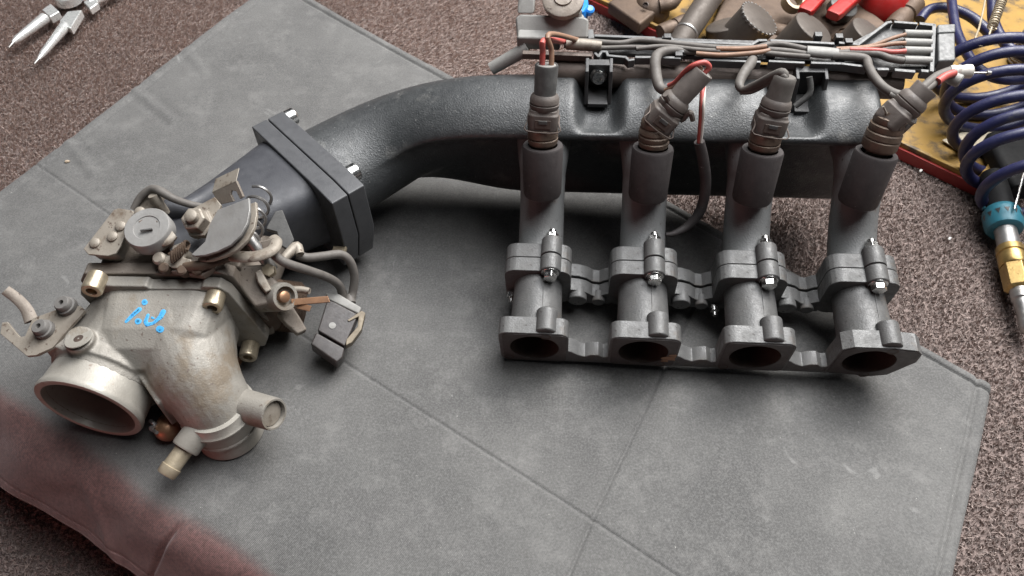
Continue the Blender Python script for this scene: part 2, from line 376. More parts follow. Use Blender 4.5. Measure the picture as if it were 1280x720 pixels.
    b.inputs['Roughness'].default_value = .62; b.inputs['Specular IOR Level'].default_value = .35
    b.inputs['Sheen Weight'].default_value = .15
    bn = N.new('ShaderNodeBump'); bn.inputs['Strength'].default_value = .4; bn.inputs['Distance'].default_value = .0005
    L.new(ad2.outputs[0], bn.inputs['Height']); L.new(bn.outputs['Normal'], b.inputs['Normal'])
    return m
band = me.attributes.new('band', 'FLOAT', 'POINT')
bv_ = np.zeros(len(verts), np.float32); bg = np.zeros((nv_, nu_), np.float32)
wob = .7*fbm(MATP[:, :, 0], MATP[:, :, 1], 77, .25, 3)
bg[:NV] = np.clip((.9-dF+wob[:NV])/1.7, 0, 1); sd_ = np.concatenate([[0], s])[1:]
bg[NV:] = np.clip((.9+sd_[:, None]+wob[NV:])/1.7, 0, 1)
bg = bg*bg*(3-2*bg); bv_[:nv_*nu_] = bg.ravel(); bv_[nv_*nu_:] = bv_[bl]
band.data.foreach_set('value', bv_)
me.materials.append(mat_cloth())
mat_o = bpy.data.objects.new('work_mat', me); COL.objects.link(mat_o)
tag(mat_o, 'large scuffed grey padded work mat with quilted seams lying under the manifold', 'mat')
def mat_z(p):
    i = np.argmin((MATP[:, :, 0]-p[0])**2+(MATP[:, :, 1]-p[1])**2); return MATP.reshape(-1, 3)[i, 2]

# carpet: base sheet + pile
fold_p = npv(QD); fold_d = C_-D_; fold_d /= np.linalg.norm(fold_d); nrm2 = np.array([-out[0], -out[1]])
def carpet_z(x, y):
    d = (x-fold_p[0])*out[0]+(y-fold_p[1])*out[1]            # distance beyond the fold line
    t = np.clip((d+2.5)/4.0, 0, 1); t = t*t*(3-2*t)
    return -.95-14.5*t-.10*np.maximum(d-2, 0)+.22*fbm(x, y, 31, .13, 3)+np.where(x < -20, .25*fbm(x*.5+y, y*.6-x*.3, 33, .22, 2), 0)
gx = np.arange(-130, 130.1, 1.0); gy = np.arange(-45, 190.1, 1.0); GX, GY = np.meshgrid(gx, gy)
GZ = carpet_z(GX, GY)
idx = np.arange(GX.size).reshape(GX.shape)
fc = np.stack([idx[:-1, :-1], idx[:-1, 1:], idx[1:, 1:], idx[1:, :-1]], -1).reshape(-1, 4)
cme = np_mesh('carpet', np.stack([GX, GY, GZ], -1).reshape(-1, 3)*CM, fc)
mat('carpet_base', (.16, .125, .114), .9, 0, (.24, .188, .172), 300, .5, .8, 500, spec=.1)
cme.materials.append(MATS['carpet_base'])
co = bpy.data.objects.new('carpet', cme); COL.objects.link(co); co['kind'] = 'structure'

def in_quad(x, y, inset=.5):
    ok = np.ones_like(x, bool); Q = [A_, B_, C_, D_]
    for p, q in zip(Q, Q[1:]+Q[:1]):
        d = q-p; n = np.array([d[1], -d[0]]); n = n/np.linalg.norm(n)
        ok &= ((x-p[0])*n[0]+(y-p[1])*n[1]) > inset
    return ok
NT = 1050000
tx = rng.uniform(-72, 72, NT); ty = rng.uniform(6, 100, NT)
halfw = 10+.66*np.hypot(ty, 55)
keep = (np.abs(tx) < halfw) & (~in_quad(tx, ty)) & (((tx-fold_p[0])*out[0]+(ty-fold_p[1])*out[1]) < 24)
dd = (tx-fold_p[0])*out[0]+(ty-fold_p[1])*out[1]
keep &= ~((dd > -2) & (dd < 2.6))
cut = at(700, -10, 0)
# the tray covers part of the carpet
te0, te1 = at(735, -10, 0), at(1228, 224, 0)
td = npv(te1-te0)[:2]; tn = np.array([-td[1], td[0]])/np.hypot(*td)
keep &= ~((((tx-te0.x)*tn[0]+(ty-te0.y)*tn[1]) > 1.0) & (rng.uniform(0, 1, NT) < .85) & (ty > te1.y-3))
tx, ty = tx[keep], ty[keep]; n = len(tx); print('pile', n)
tz = carpet_z(tx, ty)
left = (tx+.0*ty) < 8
Ht = np.where(left, rng.uniform(.4, .7, n), rng.uniform(.25, .45, n))
clx = fbm(tx, ty, 41, 9.0, 2); cly = fbm(tx, ty, 42, 9.0, 2); clh = fbm(tx, ty, 43, 13.0, 2); Ht = Ht*np.clip(1+.3*clh, .5, 1.5)        # loops lean together in clumps
dirx = np.where(left, .75+.5*clx+rng.normal(0, .25, n), .95*clx+rng.normal(0, .3, n))
diry = np.where(left, -.45+.5*cly+rng.normal(0, .25, n), .95*cly+rng.normal(0, .3, n))
lean = np.stack([dirx*Ht*.9, diry*Ht*.9, Ht], -1)
ang = rng.uniform(0, np.pi, n); wd = np.where(left, rng.uniform(.025, .045, n), rng.uniform(.03, .055, n))
side = np.stack([np.cos(ang)*wd, np.sin(ang)*wd, np.zeros(n)], -1)
rt = np.stack([tx, ty, tz-.05], -1)
midp = rt+lean*.55+np.stack([np.zeros(n), np.zeros(n), Ht*.18], -1); tip = rt+lean
pv = np.stack([rt-side, rt+side, midp+side*.9, midp-side*.9, tip+side*.45, tip-side*.45], 1).reshape(-1, 3)*CM
b0 = np.arange(n)[:, None]*6
pf = np.concatenate([b0+np.array([[0, 1, 2, 3]]), b0+np.array([[3, 2, 4, 5]])], 0)
pme = np_mesh('carpet_pile', pv, pf)
ca = pme.color_attributes.new('tint', 'FLOAT_COLOR', 'POINT')
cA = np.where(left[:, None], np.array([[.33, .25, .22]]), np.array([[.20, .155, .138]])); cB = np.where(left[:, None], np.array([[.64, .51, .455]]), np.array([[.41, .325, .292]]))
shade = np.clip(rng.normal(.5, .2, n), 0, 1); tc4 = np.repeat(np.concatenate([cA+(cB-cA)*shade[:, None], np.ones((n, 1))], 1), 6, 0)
ca.data.foreach_set('color', tc4.astype(np.float32).ravel())
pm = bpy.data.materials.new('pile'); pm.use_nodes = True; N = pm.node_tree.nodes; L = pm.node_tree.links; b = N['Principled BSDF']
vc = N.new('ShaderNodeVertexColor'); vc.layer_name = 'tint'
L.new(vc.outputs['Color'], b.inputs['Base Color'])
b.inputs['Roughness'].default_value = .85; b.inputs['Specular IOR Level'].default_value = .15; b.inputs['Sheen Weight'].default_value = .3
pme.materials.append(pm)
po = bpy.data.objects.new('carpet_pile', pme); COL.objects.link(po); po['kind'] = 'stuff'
po['label'] = 'short brown tufted pile of the carpet around the mat'; po['category'] = 'carpet pile'
# ------------------------------------------------------------------ intake manifold
MAN = thing('intake_manifold', P1*1.0-V((0, 0, 2.9)), 'black four-runner intake manifold with injectors and an alloy throttle body on grey mat', 'intake manifold')
def em(a, c): return AX*a+AZ*c
PORT = [i*SP for i in range(4)]
# --- head flange with four oval ports
HFS = []
for i, a in enumerate(PORT):
    g = MB()
    ol = rrect(-2.75, 2.8, -2.55, 2.45, .8, 5)
    if i == 3: ol = [(-2.75, -2.3), (1.0, -2.75), (2.2, -2.3), (3.5, .2), (3.4, 1.6), (2.9, 2.2), (1.2, 2.45), (-1.8, 2.45), (-2.6, 1.9)]
    if i == 0: ol = rrect(-2.85, 2.75, -2.6, 2.45, .8, 5)
    g.ring_pad(M(a, 0, 0), AX, AZ, AY, ol, 1.98, 1.5)
    g.lathe(M(a+.95, .15, 2.15), AY, [(0, .72), (.08, .85), (2.0, .85), (2.15, .7)], 22)
    HFS.append(obj('head_flange', g, 'grey_cast', MAN, bevel=.07))
HF = HFS[1]
for i in range(3):
    g = MB()
    a0, a1 = PORT[i]+2.5, PORT[i+1]-2.5
    top = [(a0-.1, -.55), (a0+.5, -.75), (a0+1.0, -1.25), (a0+1.6, -1.55), (a0+2.1, -1.2), (a0+2.7, -1.15), (a0+3.1, -1.55), (a1+.1, -1.3)]
    poly = [M(a, .06, c) for a, c in top]+[M(a1+.1, .06, -2.6), M(a0-.1, .06, -2.6)]
    g.prism(poly, AY*1.3)
    obj('flange_web', g, 'grey_cast', HFS[i], bevel=.08)
for i, a in enumerate(PORT):                                # machined gasket face, a thin skin on the front
    g = MB()
    ol = rrect(-2.55, 2.6, -2.4, 2.28, .5, 4)
    if i == 3: ol = [(-2.6, -2.2), (1.0, -2.6), (2.1, -2.2), (3.3, .2), (3.2, 1.5), (2.8, 2.05), (1.2, 2.28), (-1.7, 2.28), (-2.45, 1.8)]
    g.ring_pad(M(a, -.05, 0), AX, AZ, AY, ol, 1.99, .04)
    obj('gasket_face', g, 'port_face', HFS[i])
for a, c in ((PORT[0]-2.15, -1.9), (PORT[1]+1.55, -2.05), (PORT[2]-2.1, -2.0), (PORT[3]+.4, -2.35), (PORT[3]+1.1, 2.0), (PORT[0]+.95, 2.05)):
    g = MB().lathe(M(a, -.07, c), AY, [(0, .42), (.0, .30), (.5, .28), (.5, .01)], 16, cap=False)
    obj('stud_hole', g, 'bore', HFS[min(3, max(0, round(a/SP)))])
for (a, c, r_) in ((PORT[1]+2.2, -.9, .55), (PORT[1]+2.45, -.35, .3), (PORT[1]+1.9, -1.4, .28)):
    g = MB().prism([M(a+r_*math.cos(q)*(1+.35*math.sin(3*q+a)), -.055, c+r_*.8*math.sin(q)*(1+.3*math.cos(2*q))) for q in np.linspace(0, 2*math.pi, 15)[:-1]], AY*-.02)
    obj('rust_patch', g, 'copper', HF)
# --- lower runners, joint flanges
LRUN = []
for i, a in enumerate(PORT):
    g = MB().lathe(M(a, .9, 0), AY, [(0, 2.15), (.5, 2.12), (5.2, 2.02)], 40, cap=False)
    r = obj('lower_runner', g, 'grey_cast', MAN); LRUN.append(r)
    g = MB().lathe(M(a, .35, 0), AY, [(-.36, 1.965), (1.3, 1.9), (5.0, 1.72), (6.0, 1.68), (6.0, .01)], 32, cap=False)
    obj('bore', g, 'bore', r)
    g = MB().box(M(a+.55, 3.6, 1.99), AX*.035, AY*1.9, AZ*.06)
    obj('casting_seam', g, 'grey_cast', r, bevel=.02)
def joint(name, b0, th, fr, matn, ridge):
    J = []
    for i, a in enumerate(PORT):
        g = MB()
        ol = rrect(-2.8, 2.75, -2.7, 2.5, 1.0, 5)
        g.ring_pad(M(a, b0, 0), AX, AZ, AY, ol, 1.55, th)
        bx = a+(1.05 if i in (0, 2) else .75)
        if fr: g.lathe(M(bx, b0-.15, 2.5), AY, [(0, .78), (.07, .86), (th+.13, .86)], 22)
        else: g.lathe(M(bx, b0+.02, 2.55), AY, [(0, .86), (th+.25, .86), (th+.35, .78)], 22)
        J.append(obj(name, g, matn, MAN, bevel=.07))
    for i in range(3):
        g = MB()
        a0, a1 = PORT[i]+2.6, PORT[i+1]-2.6
        top = [(a0-.1, -.35), (a0+.8, -.45), (a0+1.5, -.75), (a0+2.0, -1.25), (a0+2.6, -1.35), (a0+3.0, -1.0), (a1+.1, -.75)]
        g.prism([M(a, b0+.05, c-ridge) for a, c in top]+[M(a1+.1, b0+.05, -2.7), M(a0-.1, b0+.05, -2.7)], AY*(th-.1))
        if fr:
            g.lathe(M(a0+.75, b0-.55, -1.25-ridge), AY, [(0, .72), (.07, .8), (1.2, .8)], 18)
            g.lathe(M(a0+2.55, b0-.35, -1.75-ridge), AY, [(0, .5), (.07, .56), (1.0, .56)], 16)
        obj('joint_web', g, matn, J[i], bevel=.07)
    return J
J1 = joint('lower_joint_flange', 5.75, 1.3, True, 'grey_cast', .12)
J2 = joint('upper_joint_flange', 7.1, 1.35, False, 'grey_cast', 0)
for i, a in enumerate(PORT):
    bx = a+(1.05 if i in (0, 2) else .75)
    g = MB().lathe(M(bx, 4.95, 2.5), AY, [(0, .40), (.06, .58), (.5, .60), (.62, .60)], 6, ref=AZ*math.cos(i*1.1+.2)+AX*math.sin(i*1.1+.2))
    g.lathe(M(bx, 5.52, 2.5), AY, [(0, .74), (.09, .74)], 20)
    obj('hex_bolt', g, 'bright_steel', J1[i], bevel=.04)
    g = MB().lathe(M(bx, 8.76, 2.6), AY, [(0, .56), (.55, .56), (.6, .45)], 6, ref=AZ*math.cos(i*.8+.5)+AX*math.sin(i*.8+.5))
    g.lathe(M(bx, 9.15, 2.6), AY, [(0, .33), (.55, .33), (.62, .25)], 14)
    obj('nut', g, 'bright_steel', J2[i], bevel=.03)
for a, c in ((PORT[2]-2.5, -1.9), (PORT[0]-2.3, -.9)):
    g = MB().lathe(M(a, 4.6, c), AY, [(0, .2), (.4, .2), (.4, .38), (.9, .38)], 12)
    obj('stud', g, 'bright_steel', J1[0 if a < 5 else 2])
# --- upper runners
PATH = [(8.2, 0), (9.6, .25), (11.3, 1.1), (13.0, 2.5), (14.5, 4.2), (16.0, 5.5), (19.0, 6.0)]
for i, a in enumerate(PORT):
    g = MB().tube([M(a, b, c) for b, c in PATH], [1.98, 1.95, 1.92, 1.9, 1.95, 2.2, 2.6], 36, 7)
    obj('upper_runner', g, 'runner_grey', MAN)
# --- plenum and inlet horn (one casting)
SECT = [(18.0, -2.8), (18.0, .8), (17.7, 4.6), (16.2, 6.6), (15.55, 7.45), (15.75, 7.95), (16.6, 8.45), (18.0, 8.95), (19.6, 9.05), (21.4, 8.7), (22.9, 7.3), (23.6, 5.0), (23.4, 2.0), (22.6, -1.2), (21.0, -3.0), (19.2, -3.4)]
def catm(pts, n, closed=True):
    out_ = []; m_ = len(pts)
    for i in range(m_):
        p0, p1, p2, p3 = [V(pts[(i+k) % m_]) for k in (-1, 0, 1, 2)]
        for j in range(n):
            t = j/n; out_.append(.5*((2*p1)+(p2-p0)*t+(2*p0-5*p1+4*p2-p3)*t*t+(3*p1-p0-3*p2+p3)*t**3))
    return out_
def notch(a):
    return max(math.exp(-((a-4.55)/1.75)**6), math.exp(-((a-20.4)/1.9)**6))
def plen(a, k=1.0):
    out_ = []
    for b, c in SECT:
        if c > 7.9 and b > 15.9:
            c = c-notch(a)*(1.9 if b > 17 else 1.0)
        out_.append((19.6+(b-19.6)*k, 4.2+(c-4.2)*k))
    return [M(a, p.x, p.y) for p in catm([V((b, c, 0)) for b, c in out_], 4)]
BT = V((.74, .67, 0)).normalized(); BU = V((.67, -.74, 0)).normalized()
BLK0 = at(314, 158, 10.5)                                     # top back-left corner of the flange block
BLKC = BLK0+BU*5.6+BT*3.3+V((0, 0, -4.1))
loops = []
# horn: from the flange block round to the plenum
NS = 18; base = [M(-1.2, p.x, p.y) for p in catm([V((b, c, 0)) for b, c in SECT], 4)]
nring = len(base); cen = sum(base, V((0, 0, 0)))/nring
hp0, hp3 = BLKC-BT*.3, M(-1.2, 19.6, 4.2)
hp1 = hp0+BT*9.5; hp2 = hp3-AX*9.0
def bez(t): return hp0*(1-t)**3+hp1*(3*t*(1-t)**2)+hp2*(3*t*t*(1-t))+hp3*t**3
def bezd(t): return ((hp1-hp0)*(3*(1-t)**2)+(hp2-hp1)*(6*t*(1-t))+(hp3-hp2)*(3*t*t)).normalized()
for i in range(NS):
    t = i/NS; p = bez(t); d = bezd(t); e2 = (AZ-d*AZ.dot(d)).normalized(); e1 = e2.cross(d)    # e1 ~ backward
    e1 = d.cross(e2)*-1
    if e1.dot(AY) < 0: e1 = -e1
    sm = t*t*(3-2*t); rr = 4.1*(1-t)+3.9*t; w_ = sm**1.3
    lp = []
    for q in base:
        rel = q-hp3; x_, y_ = rel.dot(AY), rel.dot(AZ); an = math.atan2(y_, x_)
        sx = (rr+.25)*math.cos(an)*1.12; sy = rr*math.sin(an)*.93
        lp.append(p+e1*(sx*(1-w_)+x_*w_)+e2*(sy*(1-w_)+y_*w_))
    loops.append(lp)
for a in np.arange(-1.0, 26.6, .3): loops.append(plen(a))
for a, k in ((26.9, .985), (27.15, .94), (27.3, .86)): loops.append(plen(a, k))
g = MB().loft(loops)
PL = obj('plenum', g, 'black_cast', MAN, angle=70)
# flash line along the front rim of the plenum
g = MB().tube([M(a, 15.66, 7.6) for a in np.arange(-.8, 26.8, 1.5)], .13, 8, 2)
obj('casting_rim', g, 'black_cast', PL)
# --- flange block between plenum horn and throttle duct (two plates)
def blk(t0, t1, inset=0.0):
    o_ = BLK0+BT*t0
    W = 12.5; Hh = 8.8
    pts = [(0+.0, 0), (W-2.0, 0), (W-.0, -.2), (W+.3, -Hh*.55), (W-.8, -Hh), (1.5, -Hh), (0, -Hh*.6)]
    return [o_+BU*(x_)+V((0, 0, z_)) for x_, z_ in pts]
g = MB().prism(blk(0, 0), BT*1.55); PA = obj('duct_flange', g, 'block_black', MAN, bevel=.12)
g = MB().prism(blk(1.62, 0), BT*1.6); PB = obj('plenum_flange', g, 'block_black', MAN, bevel=.12)
for px, py in ((367, 145), (443, 215)):
    c_ = at(px, py, 9.6); c_ = c_-BT*((c_-BLK0).dot(BT)-3.2)
    g = MB().lathe(c_, BT, [(0, .78), (.85, .78), (.95, .68), (.95, .4), (.6, .38), (.6, .01)], 24)
    obj('cap_screw', g, 'bright_steel', PB, bevel=.03)
# --- throttle duct (dark plastic funnel)
dl = []
for t, rx, rz, dz, dx_ in ((0.1, 4.9, 3.8, 0, 0), (-1.0, 4.7, 3.75, 0, 0), (-3, 4.3, 3.7, .1, .2), (-6, 3.7, 3.6, .3, .5), (-9.5, 3.4, 3.5, .5, .9), (-12, 3.3, 3.4, .6, 1.2)):
    c_ = BLK0+BU*(5.5+dx_)+V((0, 0, -4.1+dz))+BT*t
    dl.append([c_+BU*(rx*abs(math.cos(q))**.5*math.copysign(1, math.cos(q)))+V((0, 0, rz*abs(math.sin(q))**.5*math.copysign(1, math.sin(q)))) for q in [2*math.pi*k/40 for k in range(40)]])
obj('throttle_duct', MB().loft(dl), 'duct_black', MAN)
# --- injector sleeves and injectors
SD = (AY*math.cos(math.radians(63))+AZ*math.sin(math.radians(63))).normalized()
def spiral(o, d, r, h, turns, rad): 
    e1 = AX; e2 = d.cross(e1).normalized()
    return MB().tube([o+d*(h*k/(turns*10))+e1*r*math.cos(k*.628)+e2*r*math.sin(k*.628) for k in range(int(turns*10)+1)], rad, 6, 1)
TOPS = []
for i, a in enumerate(PORT):
    o_ = M(a+(.1, .02, -.35, -.8)[i], 11.45, 3.75); d = (SD+AX*(0.0, .02, .05, .12)[i]).normalized()
    g = MB().lathe(o_, d, [(1.0, .2), (1.0, 1.35), (1.08, 1.5), (1.3, 1.58), (2.5, 1.61), (5.3, 1.66), (5.45, 1.58), (5.45, 1.2), (5.3, 1.15), (4.0, 1.1), (4.0, .01)], 36, cap=False)
    sl = obj('injector_sleeve', g, 'rubber_sleeve', MAN)
    top = o_+d*5.45; TOPS.append((top, d))
DIRS = []
def clip_wire(par, o_, d, sd, w_, h_, off):
    e = sd; f = d.cross(e).normalized()
    if f.dot(AY) > 0: f = -f
    p = [o_+e*-w_+f*-.5+d*h_, o_+e*-w_+f*off*.6+d*h_*.7, o_+e*-w_+f*off, o_+e*w_+f*off, o_+e*w_+f*off*.6+d*h_*.7, o_+e*w_+f*-.5+d*h_]
    obj('wire_clip', MB().tube(p, .055, 8, 3), 'rail_brown', par)
for i, (top, d) in enumerate(TOPS):
    # barrel
    if i < 3:
        prof = [(-1.2, .85), (0, .9), (.12, 1.12), (.3, 1.2), (.62, 1.22), (.7, 1.12), (.8, 1.22), (1.45, 1.22), (1.55, 1.1), (1.9, 1.05), (2.4, .9)]
    else:
        prof = [(-1.2, .8), (.1, .85), (.25, 1.15), (.5, 1.34), (1.1, 1.36), (1.2, 1.28), (1.3, 1.36), (1.7, 1.34), (1.8, 1.22), (1.95, 1.3), (2.3, 1.28), (2.4, 1.12), (2.55, 1.2), (2.9, 1.15), (3.0, 1.0), (3.4, .9)]
    if i == 1:
        prof = [(-1.2, .85), (0, .95), (.15, 1.15), (.5, 1.22), (.6, 1.12), (.75, 1.22), (1.0, 1.26), (1.1, 1.15), (1.25, 1.25), (1.6, 1.2), (1.7, 1.1), (1.85, 1.18), (2.3, 1.1), (2.5, .9)]
    INJ = obj('injector', MB().lathe(top, d, prof, 32), 'injector_metal', MAN)
    if i == 0: cdv = (d+AX*.05).normalized(); base_ = top+d*1.5
    elif i == 1: cdv = (d*.80+AX*.58).normalized(); base_ = top+d*1.9
    elif i == 2: cdv = (d+AX*.10).normalized(); base_ = top+d*1.5
    else: cdv = (d*.84+AX*.5).normalized(); base_ = top+d*2.3
    sd = (AX-cdv*AX.dot(cdv)); sd = sd.normalized() if i < 3 else (AZ-cdv*AZ.dot(cdv)).normalized()
    fr = cdv.cross(sd).normalized()
    if fr.dot(AY) > 0: fr = -fr
    # connector shell: squarish boot with window
    lp = []
    for t, hw, hd in ((-.1, 1.08, 1.02), (.15, 1.2, 1.12), (1.25, 1.2, 1.14), (1.4, 1.08, 1.02), (1.6, 1.05, 1.0)):
        lp.append([base_+cdv*t+sd*(x_*hw)+fr*(y_*hd) for x_, y_ in rrect(-1, 1, -1, 1, .45, 4)])
    sh = obj('plug_shell', MB().loft(lp), 'injector_plastic', INJ, bevel=.05)
    g = MB().box(base_+cdv*.62+fr*1.14, sd*.62, cdv*.34, fr*.06); obj('latch_window', g, 'rail_brown', INJ, bevel=.03)
    g = MB().box(base_+cdv*.80+fr*1.2, sd*.34, cdv*.15, fr*.08); obj('latch_bar', g, 'dusty_black', INJ, bevel=.04)
    if i < 3: clip_wire(INJ, base_+cdv*.05, cdv, sd, 1.24, .8, 1.2)
    g = MB().lathe(base_, cdv, [(1.5, 1.02), (1.7, 1.16), (1.95, 1.18), (2.0, 1.08), (2.1, 1.16), (2.4, 1.14), (2.6, 1.05), (2.75, .9)], 30); obj('plug_collar', g, 'injector_plastic', INJ)
    ln = (5.0, 5.3, 4.3, 3.6)[i]
    if i == 2: pr_ = [(2.6, .96), (3.2, .9), (3.9, .86), (ln, .84), (ln+.12, .74), (ln+.12, .01)]
    else: pr_ = [(2.6, .92), (2.8, .86), (ln-.1, .91), (ln, .86), (ln, .75), (ln-.12, .74), (ln-.12, .01)]
    obj('rubber_boot', MB().lathe(base_, cdv, pr_, 30), ('dusty_black', 'injector_plastic', 'wire_grey', 'injector_plastic')[i], INJ)
    end = base_+cdv*ln; DIRS.append((end, cdv, sd, fr, INJ))
    if i != 2:
        obj('boot_plug', MB().lathe(base_, cdv, [(ln-.15, .74), (ln-.03, .72), (ln-.03, .01)], 24, cap=False), 'dusty_grey', INJ)
# plug 2 has a broken side ear and a bent bail
end, cdv, sd, fr, INJ = DIRS[1]
g = MB().tube([mb(832, 118, 15.2), mb(843, 140, 15), mb(852, 150, 14.8), mb(862, 140, 14.8), mb(866, 150, 14.7)], .22, 8, 4)
obj('latch_ear', g, 'injector_plastic', INJ)
end, cdv, sd, fr, INJ = DIRS[3]
g = MB().tube([mb(1104, 133, 15), mb(1118, 160, 14.6), mb(1128, 155, 14.6), mb(1142, 150, 14.6), mb(1136, 143, 14.8), mb(1150, 137, 14.8)], .08, 8, 3)
obj('bail', g, 'zinc_plate', INJ)
g = MB().tube([mb(1122, 150, 14.8), mb(1133, 149, 14.6), mb(1143, 152, 14.6), mb(1140, 145, 14.8)], .2, 8, 4); obj('latch_ear', g, 'dusty_grey', INJ)

# --- wiring channel and fuel rail behind the plenum
RC = 10.4
FR = obj('fuel_rail', MB().tube([M(.3, 22.3, 8.3), M(14, 22.3, 8.0), M(29.6, 22.3, 7.4)], 1.2, 20, 4), 'rail_brown', MAN)
def cpt(px, py, dc=0.0): return mc(px, py, RC+dc)
g = MB().prism([cpt(736, 44, -.55), cpt(1062, 54, -.55), cpt(1108, 30, -.55), cpt(1168, 32, -.55), cpt(1170, 88, -.55), cpt(1085, 86, -.55), cpt(1055, 78, -.55), cpt(742, 66, -.55)], AZ*-.35)
CH = obj('wiring_channel', g, 'dark_plastic', MAN, bevel=.05)
def lip(pxs, w_=.26, h_=.75, dc=0, m_='lip_grey'):
    obj('channel_lip', MB().strip([cpt(x_, y_, dc) for x_, y_ in pxs], w_, h_, AZ), m_, CH, bevel=.05)
lip([(738, 38), (739, 46)], .5, 1.2, .25); lip([(744, 44), (818, 47)], .3)
lip([(829, 46), (838, 46), (842, 51), (940, 55), (948, 50), (958, 50)], .28); lip([(964, 50), (1042, 54)], .28); lip([(1050, 53), (1073, 55), (1109, 28), (1114, 27)], .28)
lip([(1119, 27), (1146, 29)], .28); lip([(1151, 29), (1168, 31), (1165, 88)], .34, 1.0, .15)
lip([(655, 65), (738, 68)], .45, .6, -.1, 'rail_brown'); lip([(744, 66), (748, 70), (752, 64), (758, 64), (760, 69), (782, 71), (786, 75), (792, 74)], .25, .8)
lip([(795, 71), (815, 71)], .28); lip([(828, 71), (850, 72)], .28); lip([(880, 74), (950, 77)], .26); lip([(962, 76), (1005, 78)], .26); lip([(1015, 78), (1052, 79), (1083, 83)], .28)
lip([(1098, 86), (1110, 86)], .3); lip([(1120, 87), (1143, 89)], .32); lip([(1153, 88), (1166, 89)], .32)
for x_, y_ in ((834, 48), (850, 66), (1022, 46), (1048, 48), (848, 70), (1050, 74), (965, 66), (1060, 54)):
    obj('cable_clip', MB().box(cpt(x_, y_, -.15), AX*.32, AY*.28, AZ*.32), 'dark_plastic', CH, bevel=.06)
def wire(pxs, r, m_='wire_grey', dc=.1, par=None, n=10):
    return obj('wire', MB().tube([cpt(p[0], p[1], p[2] if len(p) > 2 else dc) for p in pxs], r, n, 6), m_, par or CH)
wire([(700, 50), (740, 52), (775, 54), (800, 50), (840, 54), (890, 59), (940, 60), (955, 57), (975, 55), (1010, 62)], .24)
wire([(705, 57), (750, 60), (790, 59), (820, 60)], .2, dc=.0)
wire([(795, 61), (830, 58), (870, 62), (900, 64)], .2)
wire([(895, 61), (930, 61), (958, 58)], .2, 'wire_brown', .22); wire([(870, 67), (905, 69), (945, 66), (962, 63)], .2, 'wire_brown', .22)
wire([(960, 62), (985, 64), (1010, 68)], .24); wire([(955, 66), (985, 69), (1012, 71)], .22)
obj('cable_tape', MB().tube([cpt(1008, 64, .15), cpt(1030, 66, .15), cpt(1047, 67, .15)], [.52, .56, .5], 18, 4, sq=.75), 'dusty_grey', CH)
obj('cable_sheath', MB().tube([cpt(708, 55, .1), cpt(728, 56, .1), cpt(752, 58, .1)], [.46, .5, .42], 18, 4), 'zinc_plate', CH)
wire([(1040, 66), (1075, 66), (1098, 68), (1112, 73), (1130, 76)], .3); wire([(1045, 61), (1085, 58), (1115, 48), (1132, 43)], .16, 'wire_brown', .2)
wire([(1050, 63), (1090, 59), (1115, 55), (1132, 54)], .18, 'wire_brown', .25); wire([(1062, 62), (1098, 63), (1115, 65), (1132, 64)], .2, 'wire_red', .3)
wire([(1040, 70), (1065, 71), (1082, 74), (1086, 84, .3), (1094, 98, .6), (1108, 112, .9), (1128, 119, 1.1), (1150, 112, 1.0), (1170, 96, .7), (1190, 88, .5)], .36)
wire([(1112, 118, 1.0), (1135, 124, 1.0), (1158, 112, .9), (1176, 98, .6), (1194, 92, .4)], .26)
wire([(1172, 102, .95), (1182, 95, .9), (1193, 91, .8)], .3, 'wire_red')
obj('wire_boot', MB().lathe(cpt(1187, 89, .5), AX, [(0, .42), (.3, .5), (.5, .44), (.7, .52), (.9, .46), (1.2, .54), (1.6, .54), (1.7, .4), (1.7, .01)], 20), 'wire_white', CH)
obj('wire_boot', MB().lathe(cpt(1186, 95, .2), AX*.8-AY*.6, [(0, .5), (.5, .55), (.9, .52), (1.0, .4), (1.0, .01)], 20), 'dusty_grey', CH)
obj('terminal_pin', MB().lathe(cpt(1212, 91, .4), AX, [(0, .08), (1.3, .08), (1.3, .2), (1.6, .15)], 10), 'dull_steel', CH)
for k, y_ in enumerate((42, 53, 63, 75)):
    q0 = cpt(1130, y_, .0); q1 = cpt(1164, y_+1, .0)
    obj('plug_boot', MB().lathe(q0, q1-q0, [(-.02, .28), (0, .33), ((q1-q0).length, .33)], 18), 'dusty_grey', CH)
g = MB().prism([cpt(1172, 33, .2), cpt(1194, 32, .2), cpt(1195, 75, .2), cpt(1173, 76, .2)], AZ*-1.6)
PLG = obj('multi_plug', g, 'lip_grey', CH, bevel=.15)
obj('plug_ridge', MB().prism([cpt(1172, 30, .32), cpt(1195, 29, .32), cpt(1195, 40, .32), cpt(1172, 41, .32)], AZ*-1.5), 'lip_grey', CH, bevel=.15)
